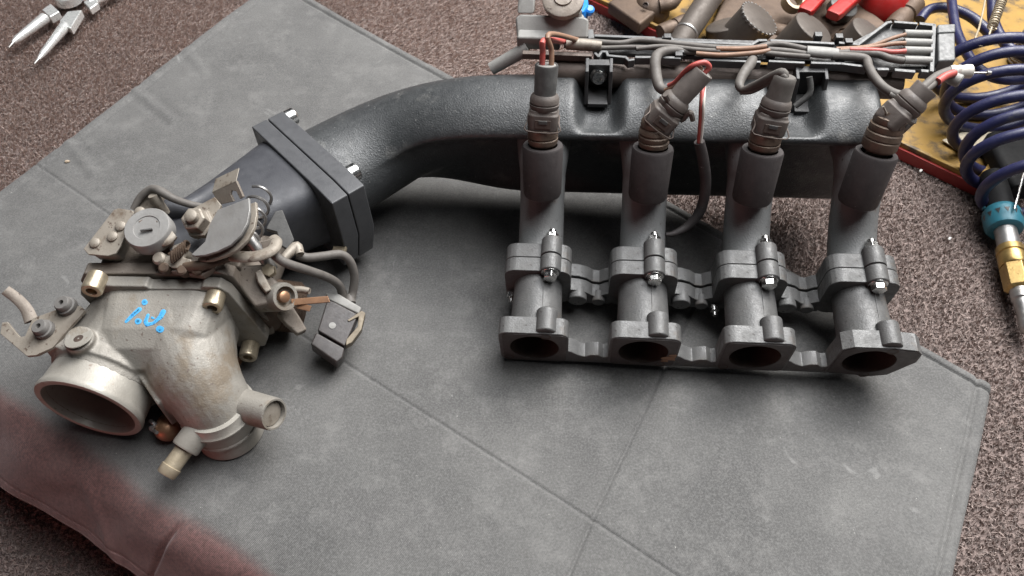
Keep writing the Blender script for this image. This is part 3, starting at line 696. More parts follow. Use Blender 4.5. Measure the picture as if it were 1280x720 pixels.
# injector leads
e0, c0, s0, f0, I0 = DIRS[0]
obj('wire', MB().tube([e0-s0*.35-c0*.3, e0-s0*.36+c0*.9, e0-s0*.3+c0*1.5+AY*.4, cpt(705, 52, .1)], .23, 10, 6), 'wire_red', I0)
obj('wire', MB().tube([e0+s0*.35-c0*.3, e0+s0*.3+c0*.8+AY*.3, e0+s0*.05+c0*1.7+AY*.8, cpt(722, 50, .1)], .21, 10, 6), 'wire_brown', I0)
e1_, c1, s1, f1, I1 = DIRS[1]
eb = (e1_-P1).dot(AY)
obj('wire', MB().tube([e1_-c1*.25+AX*.2, e1_+c1*.35+AX*.2, e1_+c1*.55+AZ*.25-AX*.35, mb(866, 82, eb), mb(855, 91, eb+.2), mb(844, 103, eb+.4), mb(836, 107, eb+.6)], .2, 10, 6), 'wire_red', I1)
obj('wire', MB().tube([e1_-c1*.25-AX*.3, e1_+c1*.2-AX*.35, e1_+c1*.25-AX*.9, mb(864, 90, eb), mb(854, 99, eb), mb(844, 108, eb+.2), mb(832, 113, eb+.5)], .2, 10, 6), 'wire_brown', I1)
obj('lead_sheath', MB().tube([mb(856, 99, 17.8), mb(846, 108, 17.8), mb(832, 113, 18), mb(824, 108, 18.6), mb(820, 92, 20), mb(819, 76, 21.2), mb(824, 67, 22.2), mb(840, 63, 22.8), mb(870, 65, 23)], [.24, .3, .36, .42, .45, .45, .42, .36, .25], 14, 6), 'wire_grey', I1)
obj('wire', MB().tube([mb(879, 104, 17.5), mb(877, 130, 15.8), mb(876, 152, 15.2), mb(874, 178, 14.6)], .2, 10, 6), 'wire_red', I1)
obj('wire', MB().tube([mb(881, 104, 17.6), mb(879.5, 130, 15.7), mb(878.5, 152, 15.1), mb(876, 178, 14.5)], .12, 8, 6), 'wire_white', I1)
obj('dangling_sleeve', MB().tube([mb(874, 177, 14.7), mb(879, 200, 14.2), mb(882, 230, 13.4), mb(876, 262, 12.4), mb(860, 282, 11.6), mb(842, 292, 10.8), mb(832, 293, 10.6)], [.42, .46, .46, .44, .38, .26, .14], 16, 6), 'rubber_sleeve', I1)
e2_, c2, s2, f2, I2 = DIRS[2]
obj('lead_sheath', MB().tube([e2_-c2*.2, e2_+c2*.35-AX*.4, mb(948, 104, 17.6), mb(930, 112, 18), mb(924, 106, 18.6), mb(929, 93, 20), mb(938, 80, 21.4), mb(941, 72, 22.5)], [.34, .36, .3, .28, .36, .42, .44, .4], 14, 6), 'wire_grey', I2)
obj('wire', MB().tube([e2_-c2*.2+f2*.3, e2_+c2*.2-AX*.3+f2*.3, mb(958, 105, 17.2), mb(940, 114, 17.6), mb(926, 115, 18)], .22, 10, 6), 'wire_grey', I2)
# --- brackets tying the rail to the plenum
for (px, py, wd_) in ((748, 103, 1.35), (1012, 112, 1.6)):
    c_ = mb(px, py, 20.2)
    g = MB().box(c_+AY*1.2-AZ*.4, AX*wd_*.72, AY*.35, AZ*1.5)
    for s_ in (-1, 1):
        g.prism([c_+AX*s_*wd_*.62+AY*-1.0-AZ*1.6, c_+AX*s_*wd_*.62+AY*1.2-AZ*1.6, c_+AX*s_*wd_*.62+AY*1.6+AZ*1.2, c_+AX*s_*wd_*.62+AY*.2+AZ*1.0], AX*.3*s_)
    g.box(c_-AY*.2-AZ*1.5, AX*wd_*.62, AY*1.0, AZ*.2)
    BR = obj('rail_bracket', g, 'dark_plastic', MAN, bevel=.06)
    if px < 800:
        obj('bracket_screw', MB().lathe(c_+AY*.75-AX*.0, -AY*.9+AZ*.35, [(0, .7), (.12, .72), (.2, .55), (.6, .5), (.6, .26), (.35, .24), (.35, .01)], 22), 'bright_steel', BR)
    else:
        obj('retaining_clip', MB().tube([c_+AX*-.4+AZ*1.4, c_+AX*-.2-AY*.8+AZ*.4, c_-AX*1.2-AY*1.4-AZ*.5], .25, 10, 5), 'dusty_black', BR)
# --- pressure regulator at the left end of the rail
RN = (-AY*.62+AZ*.78).normalized()
def rp(px, py): return on_plane(px, py, M(0, 25.2, 11.6), RN)
g = MB().prism([rp(646, 46), rp(735, 48), rp(736, 24), rp(730, 21), rp(650, 17), rp(644, 22)], -RN*2.6)
RG = obj('pressure_regulator', g, 'dusty_grey', MAN, bevel=.2)
g = MB().prism([rp(646, 18), rp(668, 18), rp(668, -2), rp(656, -2), rp(647, 10)], AY*2.4); obj('regulator_cap', g, 'dusty_grey', RG, bevel=.25)
g = MB().prism([rp(682, 19), rp(720, 20), rp(720, -4), rp(682, -4)], AY*2.2); obj('regulator_boss', g, 'dusty_grey', RG, bevel=.2)
obj('regulator_dome', MB().lathe(mb(704, 0, 26.2), AZ*.95-AY*.3, [(-2.0, 1.3), (-.5, 1.35), (-.3, 1.7), (0, 1.75), (.3, 1.75), (.36, 1.65), (.36, .8), (.5, .75), (.5, .01)], 36), 'alloy_dirty', RG)
obj('hex_bolt', MB().lathe(mb(720, 22, 25.8), AZ, [(-.2, .7), (.1, .7), (.1, .5), (.75, .5), (.8, .4)], 6), 'dusty_grey', RG, bevel=.04)
obj('rail_end', MB().prism([mb(646, 62, 23.5), mb(700, 64, 23.5), mb(700, 48, 23.5), mb(646, 47, 23.5)], AY*1.6), 'dusty_grey', RG, bevel=.2)
a_, b_ = mb(660, 60, 23.6), mb(614, 86, 22.6)
obj('hose_spigot', MB().lathe(a_, b_-a_, [(0, .72), (.6, .6), ((b_-a_).length, .55), ((b_-a_).length, .38), ((b_-a_).length-.6, .36), ((b_-a_).length-.6, .01)], 22), 'dusty_grey', RG)
# ------------------------------------------------------------------ throttle body (bolted to the duct)
g = MB()
g.tube([V((-26.2, 36, 5.6)), V((-25.4, 33.6, 5.5)), V((-24.3, 31.2, 4.9)), V((-23.2, 29.7, 3.9)), V((-22.6, 28.9, 2.8)), V((-22.4, 28.6, 2.1))], [4.0, 3.8, 3.35, 2.85, 2.7, 2.6], 32, 6)
g.tube([V((-30.9, 30.2, 4.6)), V((-30.4, 32.6, 5.1)), V((-29.2, 35.0, 5.6)), V((-27.8, 36.2, 5.9))], [3.75, 3.75, 3.8, 3.7], 32, 6)
g.loft([[V((x_, yy, z_)) for x_, z_ in rrect(x0, x1, z0, z1, 2.0, 5)] for yy, x0, x1, z0, z1 in ((36, -31.5, -21.9, 2.4, 9.6), (34.2, -31.4, -22.0, 2.2, 9.45), (32.2, -31.3, -22.3, 2.4, 9.0), (30.9, -31.0, -22.9, 2.6, 8.3), (29.9, -30.0, -23.6, 3.0, 7.0))])
g.lathe(at(110, 513, 4.6)+V((.18, .98, 0)).normalized()*2.5, (.18, .98, 0), [(0, 3.8), (.12, 4.08), (.9, 4.12), (1.6, 3.9)], 40)
g.box(at(84, 424, 8.1)+V((.6, .4, -.9)), (1.9, -.5, 0), (.5, 1.4, 0), (0, 0, 1.1))
g.lathe(at(98, 423, 9.3), (-.1, .15, -1), [(0, 1.02), (2.6, 1.1)], 24)
g.prism([V((-28.3, 30.6, 7.0)), V((-26.0, 27.9, 5.4)), V((-26.0, 27.9, 2.2)), V((-28.3, 30.6, 2.0))], V((.5, .45, 0)))
TB = obj('throttle_body', g, 'alloy', MAN, remesh=.10, smoothit=2, label='dusty bare alloy throttle body with blue paint marks')
# lower outlet spigot: rings and flared foot on the mat
g = MB().lathe((-22.45, 28.75, 4.0), (.06, -.05, -1), [(0, 2.5), (.55, 2.66), (.7, 2.84), (.85, 2.84), (1.0, 2.66), (2.2, 2.6), (2.3, 2.7), (2.45, 2.7), (2.6, 2.45), (3.3, 2.5), (3.75, 2.62), (3.9, 2.62), (3.9, 2.3), (2.8, 2.0), (2.8, .01)], 44)
obj('outlet_spigot', g, 'alloy_clean', TB)
ID = V((.18, .98, 0)).normalized(); IO = at(110, 513, 4.6)
g = MB().lathe(IO, ID, [(.05, 3.45), (0, 3.7), (.06, 3.9), (.3, 3.98), (.55, 3.93), (.8, 3.84), (2.9, 3.72), (2.9, 3.2), (.6, 3.3)], 56, cap=False, close=True)
INL = obj('inlet_neck', g, 'alloy_clean', TB)
g = MB().lathe(IO, ID, [(.5, 3.32), (3.0, 3.25), (5.5, 3.15), (5.5, .01)], 40, cap=False); obj('inlet_bore', g, 'alloy_dirty', INL)
obj('throttle_plate', MB().lathe(IO+ID*4.6, ID+V((0, 0, .35)), [(0, 3.0), (.15, 3.0)], 40), 'rusty', INL)
g = MB().lathe(at(98, 423, 9.33), (-.1, .15, 1), [(0, .98), (.06, .95), (.06, .01)], 24, cap=False); obj('boss_face', g, 'alloy_clean', TB)
obj('boss_hole', MB().lathe(at(98, 423, 9.40), (-.1, .15, 1), [(0, .36), (.015, .3), (-.0, .01)], 16, cap=False), 'bore', TB)
# flanges and cap screws
def xz(pts, y0, y1, nm, m_, bev=.12, par=TB): return obj(nm, MB().prism([V((x_, y0, z_)) for x_, z_ in pts], V((0, y1-y0, 0))), m_, par, bevel=bev)
xz([(-32.6, 9.0), (-32.2, 9.9), (-31.4, 10.1), (-27.3, 10.0), (-27.1, 9.7), (-23.3, 9.7), (-23.1, 10.0), (-21.9, 9.9), (-21.3, 9.2), (-19.9, 3.1), (-20.4, 2.0), (-21.6, 1.7), (-24, 2.2), (-31.5, 2.2)], 35.3, 36.3, 'front_flange', 'alloy')
xz([(-32.9, 9.2), (-32.2, 10.2), (-24.0, 10.2), (-22.1, 10.4), (-21.1, 9.8), (-19.6, 3.4), (-19.8, 2.2), (-21.0, 1.6), (-31.8, 2.0)], 36.4, 37.5, 'rear_flange', 'alloy_dirty')
for (px, py, z_, m_) in ((117, 358, 9.0, 'yellow_zinc'), (267, 379, 8.9, 'yellow_zinc'), (311, 441, 3.4, 'yellow_zinc')):
    c_ = zy(px, py, 34.5)
    obj('cap_screw', MB().lathe(c_+V((0, 1.0, 0)), (0, -1, 0), [(0, .72), (1.35, .74), (1.5, .66), (1.5, .38), (1.0, .36), (1.0, .01)], 24), m_, TB, bevel=.03)
obj('rusty_stud', MB().lathe(zy(296, 455, 35), (-.3, -1, 0), [(-.5, .55), (.8, .55), (.9, .35), (1.3, .3)], 12), 'copper', TB)
# right-hand nozzle, plugged
ax = V((.85, -.40, .33)).normalized(); e_ = at(343, 518, 4.3)
g = MB().lathe(e_, ax, [(-4.6, 1.45), (-3.9, 1.3), (-.15, 1.24), (0, 1.18), (0, 1.04), (-.6, 1.0), (-.6, .01)], 32, cap=False); obj('side_nozzle', g, 'alloy', TB)
obj('nozzle_plug', MB().lathe(e_, ax, [(-.55, .97), (-.36, .95), (-.3, .7), (-.3, .01)], 24, cap=False), 'zinc_plate', TB)
# front nozzle with brass tube
s_, e_ = at(258, 524, 3.4), at(207, 594, 2.2); ax = (e_-s_).normalized(); ln = (e_-s_).length
obj('elbow_nozzle', MB().lathe(s_, ax, [(-.8, 1.0), (.2, 1.02), (ln-2.35, 1.06), (ln-2.2, .98), (ln-2.2, .6)], 28), 'alloy_clean', TB)
obj('hose_tail', MB().lathe(s_, ax, [(ln-2.4, .68), (ln-.75, .68), (ln-.7, .76), (ln-.1, .72), (ln, .66), (ln, .52), (ln-.7, .5), (ln-.7, .01)], 26), 'old_brass', TB)
obj('drain_plug', MB().lathe(at(207, 540, 1.6), (.2, -.7, .6), [(-1.5, 1.0), (-.4, .95), (0, .7), (.2, .3), (.25, .01)], 18), 'copper', TB)
obj('drain_spring', MB().tube([at(188+4*k % 12, 526+3*k, 1.8+.3*(k % 2)) for k in range(6)], .14, 8, 4), 'dull_steel', TB)
# blue paint marks, lying on the casting
bpy.context.view_layer.update(); dg = bpy.context.evaluated_depsgraph_get()
bv = BVHTree.FromObject(TB, dg); off = WORLD[TB.name]
def surf(px, py):
    r = ray(px, py).normalized(); h = bv.ray_cast((CPOS-off)*CM, r)
    return (h[0]/CM+off, h[1]) if h[0] else (at(px, py, 9), V((0, 0, 1)))
def dab(pxs, rads):
    g = MB(); loopsU = []
    for k in range(len(pxs)-1):
        for j in range(13):
            t = j/12; x_ = pxs[k][0]*(1-t)+pxs[k+1][0]*t; y_ = pxs[k][1]*(1-t)+pxs[k+1][1]*t; r_ = rads[k]*(1-t)+rads[k+1]*t
            p, n_ = surf(x_, y_); g.lathe(p-n_*.06, n_, [(0, r_), (.085, r_*.97), (.10, r_*.5)], 14)
    obj('paint_mark', g, 'blue_paint', TB)
dab([(180.5, 377), (181, 378.5)], [.2, .22]); dab([(174, 387), (166, 394), (158, 402)], [.2, .17, .12]); dab([(172, 401), (173, 402)], [.2, .24])
dab([(185, 394), (182, 402), (184, 406), (192, 404), (201, 396), (204, 390)], [.12, .15, .15, .12, .2, .22]); dab([(190, 397), (192, 398)], [.08, .08]); dab([(199, 411), (201, 412)], [.24, .25])
# left lever bracket
pl_p = at(60, 410, 8.6); pl_n = V((-.12, -.2, 1)).normalized()
g = plate([(2, 403), (0, 417), (33, 445), (45, 444), (66, 434), (86, 410), (106, 388), (100, 382), (78, 384), (40, 398), (38, 404), (31, 420), (25, 421), (20, 416), (9, 402)], pl_p, pl_n, .3)
BRK = obj('lever_bracket', g, 'zinc_plate', TB, bevel=.05)
q = [on_plane(x_, y_, pl_p, pl_n) for x_, y_ in ((37, 400), (33, 386), (24, 375), (17, 369))]
obj('lever_hook', MB().tube([q[0]-pl_n*.2, q[1]+pl_n*.05, q[2]+pl_n*.3, q[3]+pl_n*.9], [.5, .42, .40, .38], 8, 6, sq=.4), 'alloy_dirty', BRK)
for x_, y_ in ((57, 413), (85, 384)):
    obj('grommet', MB().lathe(on_plane(x_, y_, pl_p, pl_n), pl_n, [(-.4, .6), (0, .75), (.35, .72), (.4, .6), (.75, .58), (.85, .5), (.85, .2), (.5, .18), (.5, .01)], 24), 'grommet', BRK)
# ---- linkage housing behind the flanges
g = MB()
g.lathe((-28.6, 37.4, 6.0), (0.05, 1, 0), [(0, 3.9), (4.5, 3.7), (6.5, 3.3)], 32)
g.lathe((-23.6, 37.4, 5.4), (.18, 1, .03), [(0, 3.7), (4.5, 3.6), (7.0, 3.4)], 32)
g.box((-26.2, 40.0, 6.5), (5.4, 0, 0), (0, 2.6, 0), (0, 0, 3.3))
g.box((-25.6, 42.6, 7.6), (3.4, 0, 0), (0, 1.8, 0), (0, 0, 2.5))
obj('valve_housing', g, 'alloy_dirty', TB, remesh=.16, smoothit=3)
tn_ = V((-.06, -.30, .95)).normalized(); tp = at(135, 292, 12.1)
SW = obj('switch_plate', plate([(104, 311), (110, 318), (135, 320), (144, 317), (150, 308), (168, 268), (166, 263), (148, 260), (142, 262)], tp, tn_, .22), 'zinc_plate', TB, bevel=.06)
obj('switch_body', plate([(109, 312), (113, 316), (134, 318), (142, 315), (163, 268), (160, 264), (148, 262), (143, 265)], tp-tn_*.24, tn_, 1.5), 'alloy_clean', TB, bevel=.15)
for x_, y_ in ((119, 304), (141, 296), (151, 283), (175, 265)):
    c_ = on_plane(x_, y_, tp, tn_); obj('rivet', MB().lathe(c_, tn_, [(-.1, .42), (.12, .40), (.2, .28), (.2, .01)], 16), 'zinc_plate', SW)
dn = V((-.02, -.22, .97)).normalized(); dp = at(183, 284, 12.9)
SD_ = obj('sensor_cap', MB().lathe(dp, dn, [(-1.9, 1.15), (-1.2, 1.2), (-1.1, 1.75), (-.12, 1.72), (0, 1.62), (0, 1.0), (-.07, .96), (-.07, .01)], 36), 'sensor_grey', TB)
obj('sensor_slot', MB().box(dp+V((.1, -.3, .03)), (.42, .08, 0), (-.02, .06, 0), dn*.08), 'dusty_black', SD_)
obj('sensor_arc', MB().tube([dp+dn*.02+V((math.cos(t), math.sin(t)*.98, 0))*.85 for t in np.linspace(.6, 2.5, 10)], .06, 6, 1), 'rusty', SD_)
obj('sensor_post', MB().lathe(dp, dn, [(-4.2, 1.0), (-1.8, .95)], 20), 'rusty', TB)
obj('sensor_ear', MB().tube([on_plane(199, 299, dp-dn*.7, dn), on_plane(208, 298, dp-dn*.7, dn), on_plane(218, 292, dp-dn*.7, dn)], [.6, .75, .5], 16, 5, sq=.5), 'zinc_plate', TB)
# strap and cable at the back
hp_ = at(186, 250, 11.8)
obj('cable_strap', plate([(168, 262), (187, 237), (196, 234), (206, 244), (198, 262), (190, 264)], hp_, (-.05, -.5, .85), .25), 'zinc_plate', TB, bevel=.05)
obj('cable', MB().tube([at(166, 262, 11.6), at(176, 246, 12.2), at(190, 237, 12.6), at(202, 240, 12.8), at(216, 248, 12.4), at(236, 255, 12), at(252, 258, 11.5)], [.22, .3, .36, .36, .3, .28, .25], 12, 6), 'wire_grey', TB)
obj('cable_end', MB().lathe(at(193, 246, 12.5), (.3, -.2, -1), [(-.2, .4), (1.6, .35)], 14), 'zinc_plate', TB)
obj('air_pipe', MB().tube([at(196, 262, 10.6), at(215, 262, 10.6), at(240, 258, 10.4), at(268, 240, 9.5)], .85, 20, 5), 'duct_black', TB)
obj('pivot_nut', MB().lathe(at(241, 273, 13.2), (-.1, -.35, .93), [(-1.6, 1.15), (-.9, 1.2), (-.85, .95), (.0, .95), (.1, .8)], 6), 'zinc_plate', TB, bevel=.05)
obj('pivot_bolt', MB().lathe(at(240, 271, 13.5), (-.1, -.35, .93), [(-.4, .5), (.25, .48), (.35, .35)], 20), 'zinc_plate', TB)
obj('pivot_plate', plate([(238, 262), (268, 246), (276, 256), (266, 280), (246, 298), (234, 286)], at(255, 272, 12.3), (-.15, -.35, .92), .3), 'zinc_plate', TB, bevel=.05)
# throttle pulley: a half disc with a cable groove
pn = V((-.34, -.18, .92)).normalized(); pp = at(276, 288, 13.4)
arc_px = [(239, 318), (256, 302), (262, 280), (272, 262), (296, 253), (311, 247), (312, 262), (309, 278), (301, 293), (288, 306), (272, 314), (256, 319), (243, 320)]
PU = obj('throttle_pulley', plate(arc_px, pp, pn, .22), 'sensor_grey', TB, bevel=.05)
ctr = on_plane(262, 279, pp, pn)
def shrink(k, d): return [ctr+(on_plane(x_, y_, pp, pn)-ctr)*k-pn*d for x_, y_ in arc_px]
obj('pulley_groove', MB().prism(shrink(.90, .22), -pn*.45), 'dusty_black', PU)
obj('pulley_back', MB().prism(shrink(1.03, .67), -pn*.28), 'zinc_plate', PU, bevel=.05)
obj('pulley_hub', MB().lathe(ctr-pn*.9, -pn, [(0, .9), (3.0, .9)], 20), 'rusty', PU)
# cable stop hook
kp = zy(284, 240, 42.0); kn = V((-.25, -.75, .6)).normalized()
obj('cable_stop', plate([(265, 240), (295, 226), (304, 246), (300, 249), (295, 239), (289, 238), (288, 243), (292, 252), (274, 256)], kp, kn, .25), 'alloy_dirty', TB, bevel=.04)
obj('cable_stop_lip', MB().prism([on_plane(x_, y_, kp, kn) for x_, y_ in ((265, 240), (295, 226), (295.5, 228), (265.5, 242))], V((.1, 1.1, .35))), 'zinc_plate', TB, bevel=.04)
# linkage levers in the middle
lp_ = at(205, 322, 11.4); lnn = V((-.1, -.4, .9)).normalized()
obj('link_lever', plate([(191, 325), (193, 318), (200, 317), (206, 322), (213, 318), (216, 307), (226, 303), (233, 312), (229, 322), (238, 324), (240, 331), (226, 335), (216, 335), (208, 332), (198, 333)], lp_, lnn, .35), 'zinc_plate', TB, bevel=.06)
obj('link_pin', MB().lathe(on_plane(199, 323, lp_, lnn), lnn, [(-1.2, .5), (.1, .5), (.25, .35), (.26, .01)], 18), 'zinc_plate', TB)
obj('link_pin', MB().lathe(on_plane(224, 315, lp_, lnn), lnn, [(-1.2, .42), (.25, .42), (.35, .3)], 18), 'zinc_plate', TB)
obj('link_spring', MB().tube([at(214+.9*k, 322-.7*k, 11.9)+V((0, .45*math.sin(k*2.1), .45*math.cos(k*2.1))) for k in range(24)], .10, 6, 3), 'rusty', TB)
obj('link_rod', MB().tube([at(232, 334, 11.0), at(250, 332, 11.3), at(272, 326, 11.2), at(290, 320, 11)], [.4, .42, .4, .35], 14, 5), 'rusty', TB)
obj('link_block', plate([(212, 339), (252, 345), (268, 334), (262, 326), (230, 328)], at(240, 335, 10.9), (0, -.3, .95), .8), 'alloy_dirty', TB, bevel=.12)
for x_, y_, r_ in ((228, 338, .4), (246, 336, .45), (205, 335, .4)):
    obj('link_screw', MB().lathe(at(x_, y_, 11.1), (0, -.35, .93), [(-.6, r_), (.1, r_), (.2, r_*.7), (.2, .01)], 16), 'rusty', TB)
# right-hand bracket loop and shafts
obj('bracket_loop', MB().tube([at(284, 318, 11), at(300, 321, 11.2), at(322, 320, 11.2), at(340, 313, 11.2), at(345, 303, 11.1), at(341, 297, 11)], [.55, .5, .5, .5, .48, .4], 12, 6, sq=.6), 'zinc_plate', TB)
obj('bracket_tab', plate([(326, 302), (343, 297), (346, 312), (330, 318)], at(336, 307, 11), (.1, -.7, .7), .25), 'alloy_dirty', TB, bevel=.05)
obj('return_spring', MB().tube([at(310, 300, 10.6)+V((.9*math.cos(k*.7), .13*k, .9*math.sin(k*.7))) for k in range(40)], .13, 6, 2), 'dull_steel', TB)
obj('throttle_shaft', MB().lathe(at(322, 312, 10.2), (-.5, .4, .9), [(-2, .45), (2.2, .45), (2.4, .3)], 16), 'dull_steel', TB)
obj('switch_housing', plate([(332, 286), (344, 264), (353, 262), (368, 300), (360, 312), (350, 306), (346, 290)], at(350, 288, 9.6), (.25, -.5, .82), .9), 'dusty_black', TB, bevel=.08)
obj('solenoid_mount', plate([(288, 332), (330, 330), (338, 344), (352, 356), (346, 378), (318, 384), (304, 366), (292, 350)], at(320, 356, 8.6), (.1, -.45, .88), 2.2), 'alloy_dirty', TB, bevel=.25)
obj('mount_screw', MB().lathe(at(336, 338, 9.2), (.1, -.45, .88), [(-.4, .55), (.25, .5), (.3, .25)], 6), 'old_brass', TB)
obj('mount_rib', plate([(318, 340), (326, 336), (334, 350), (340, 362), (332, 366), (322, 352)], at(328, 350, 9.3), (.3, -.4, .85), .6), 'zinc_plate', TB, bevel=.12)
ax = V((.72, -.42, .55)).normalized(); e_ = at(357, 371, 8.0)
obj('vacuum_port', MB().lathe(e_, ax, [(-3.6, 1.25), (-.2, 1.12), (0, 1.05), (0, .82), (-.5, .8), (-.5, .01)], 28, cap=False), 'alloy', TB)
obj('port_core', MB().lathe(e_, ax, [(-1.0, .5), (-.1, .45), (.0, .3), (.02, .01)], 16), 'copper', TB)
obj('port_pin', MB().tube([at(365, 362, 7.6), at(376, 362, 7.6), at(387, 364, 7.6)], [.3, .28, .26], 12, 3), 'zinc_plate', TB)
obj('terminal_blade', MB().box(at(388, 376, 7.3), (1.45, .12, .05), (-.1, .22, .12), (0, -.03, .07)), 'copper', TB, bevel=.04)
obj('terminal_blade', MB().box(at(380, 384, 7.0), (.55, -.2, .05), (.08, .2, .1), (0, -.03, .07)), 'copper', TB, bevel=.04)
obj('ribbed_knob', MB().lathe((-20.0, 38.6, 3.3), (.55, .15, -.32), [(-1.5, 2.2), (.3, 2.2)]+[(.3+.12*k, 2.2-.13*(k % 2)) for k in range(1, 16)]+[(2.2, 2.0), (2.3, .5)], 44), 'rusty', TB)
obj('knob_mount', plate([(346, 392), (362, 376), (376, 398), (384, 412), (372, 418), (356, 404)], at(362, 398, 5.4), (.3, -.4, .85), 1.2), 'alloy_dirty', TB, bevel=.15)
# loose electrical plug and its leads
cn = V((.18, -.28, .94)).normalized(); cp = at(420, 408, 3.4)
EC = obj('electrical_plug', plate([(409, 374), (417, 377), (448, 393), (440, 412), (431, 433), (397, 413)], cp, cn, 1.7), 'connector_black', TB, bevel=.12)
obj('plug_foot', plate([(395, 415), (431, 435), (428, 447), (421, 453), (388, 430)], cp-cn*.15, cn, 1.9), 'connector_black', TB, bevel=.14)
obj('plug_top', plate([(406, 366), (422, 366), (452, 384), (449, 393), (410, 374)], cp-cn*.2, cn, 1.2), 'dusty_grey', TB, bevel=.15)
obj('plug_dot', MB().lathe(on_plane(415.5, 407, cp, cn), cn, [(-.05, .3), (.05, .28), (.06, .01)], 18), 'dusty_grey', TB)
obj('plug_clip', plate([(434, 400), (452, 388), (457, 391), (452, 412), (440, 428), (432, 432), (433, 424), (447, 408), (448, 396), (436, 402)], cp+cn*.1, cn, 1.0), 'clip_brown', TB, bevel=.06)
for x_, y_ in ((429, 374), (438, 379)):
    obj('lead_seal', MB().tube([at(x_, y_, 3.2), at(x_-1, y_-10, 3.4)], [.48, .38], 14, 1), 'wire_grey', TB)
obj('lead', MB().tube([at(340, 316, 10.4), at(356, 328, 9.8), at(385, 338, 8.2), at(410, 347, 6.2), at(424, 357, 4.6), at(429, 372, 3.3)], .36, 14, 7), 'wire_grey', TB)
obj('lead', MB().tube([at(372, 318, 8.6), at(384, 322, 8.2), at(405, 320, 7.6), at(425, 318, 7.0), at(437, 326, 6.2), at(443, 345, 4.8), at(441, 365, 3.6), at(438, 378, 3.2)], .36, 14, 7), 'wire_grey', TB)
obj('lead_holder', MB().tube([at(352, 326, 9.2), at(362, 316, 9.2), at(371, 308, 9.2), at(375, 318, 9)], [.3, .4, .42, .35], 12, 5), 'zinc_plate', TB)
obj('lead_tab', MB().box(at(424, 314, 4.6), (.6, -.1, .1), (.1, .3, .2), (0, -.1, .25)), 'old_brass', TB, bevel=.06)
# ------------------------------------------------------------------ things around it
# circlip pliers, far left
PLI = thing('circlip_pliers', at(95, 5, 0), 'shiny steel circlip pliers with two slim jaw tips on the carpet', 'pliers')
zt = 1.1
def jaw(p, q, r0, r1, tip):
    p, q, t_ = at(*p, zt), at(*q, zt), at(*tip, zt); d = (q-p); L_ = d.length
    obj('jaw', MB().lathe(p, d, [(0, r0), (.1, r0*1.05), (L_*.85, r1), (L_, r1*.5)], 20), 'tool_chrome', PLI)
    obj('jaw_tip', MB().lathe(q-d*.05, t_-q, [(0, .17), ((t_-q).length, .10), ((t_-q).length+.05, .05)], 12), 'dull_steel', PLI)
jaw((57, 22), (16, 53), .62, .42, (9, 61)); jaw((82, 32), (48, 74), .6, .34, (41, 82))
obj('jaw_block', MB().prism([at(52, 12, 1.4), at(63, 4, 1.4), at(74, 14, 1.4), at(62, 21, 1.4)], V((0, 0, -1.0))), 'tool_chrome', PLI, bevel=.12)
obj('jaw_block', MB().prism([at(74, 26, 1.4), at(84, 14, 1.4), at(102, 12, 1.4), at(88, 35, 1.4)], V((0, 0, -1.0))), 'tool_chrome', PLI, bevel=.12)
obj('pivot', MB().lathe(at(87, 2, .4), (0, 0, 1), [(0, 1.6), (1.05, 1.6), (1.2, 1.45), (1.2, .6), (1.26, .55), (1.26, .01)], 36), 'tool_chrome', PLI)
obj('shoulder', MB().prism([at(104, 2, 1.3), at(120, -6, 1.3), at(122, 4, 1.3), at(112, 11, 1.3)], V((0, 0, -.9))), 'tool_chrome', PLI, bevel=.12)
obj('handle', MB().tube([at(112, 4, .9), at(135, -8, .9), at(170, -30, .9), at(215, -60, .9)], [.55, .6, .7, .7], 16, 5), 'tool_chrome', PLI)
obj('handle', MB().tube([at(104, -4, .9), at(112, -30, .9), at(130, -60, .9)], [.6, .7, .7], 16, 5), 'tool_chrome', PLI)
# tray
T0, T1 = at(735, -10, 1.3), at(1228, 224, 1.3)
tdir = (T1-T0); tl = tdir.length; tdir.normalize(); tnrm = V((-tdir.y, tdir.x, 0)).normalized()
if tnrm.y < 0: tnrm = -tnrm
TR = thing('parts_tray', T0, 'shallow yellow parts tray with red outer edge at the back right', 'tray')
def tp3(s, d, z): p = T0+tdir*s+tnrm*d; return V((p.x, p.y, z))
obj('tray_floor', MB().prism([tp3(-14, .25, .35), tp3(tl-.2, .25, .35), tp3(tl-.2, 52, .35), tp3(-14, 52, .35)], V((0, 0, -.7))), 'tray_yellow', TR, bevel=.05)
obj('tray_rim', MB().prism([tp3(-14, 0, 1.1), tp3(tl, 0, 1.1), tp3(tl, .45, 1.1), tp3(-14, .45, 1.1)], V((0, 0, -.8))), 'tray_yellow', TR, bevel=.08)
obj('tray_side', MB().prism([tp3(-14, -.25, .55), tp3(tl+.2, -.25, .55), tp3(tl+.2, .2, .55), tp3(-14, .2, .55)], V((0, 0, -1.3))), 'tray_red', TR, bevel=.05)
obj('tray_rim', MB().prism([tp3(tl-.45, .5, 1.1), tp3(tl, .5, 1.1), tp3(tl, 52, 1.1), tp3(tl-.45, 52, 1.1)], V((0, 0, -.8))), 'tray_yellow', TR, bevel=.08)
pc = tag(obj('paper_scrap', MB().prism([at(1178, 175, .75), at(1240, 150, .75), at(1252, 164, .75), at(1212, 196, .75)], V((0, 0, -.1))), 'paper'), 'cream scrap of paper under the blue hose coils in the tray', 'paper')
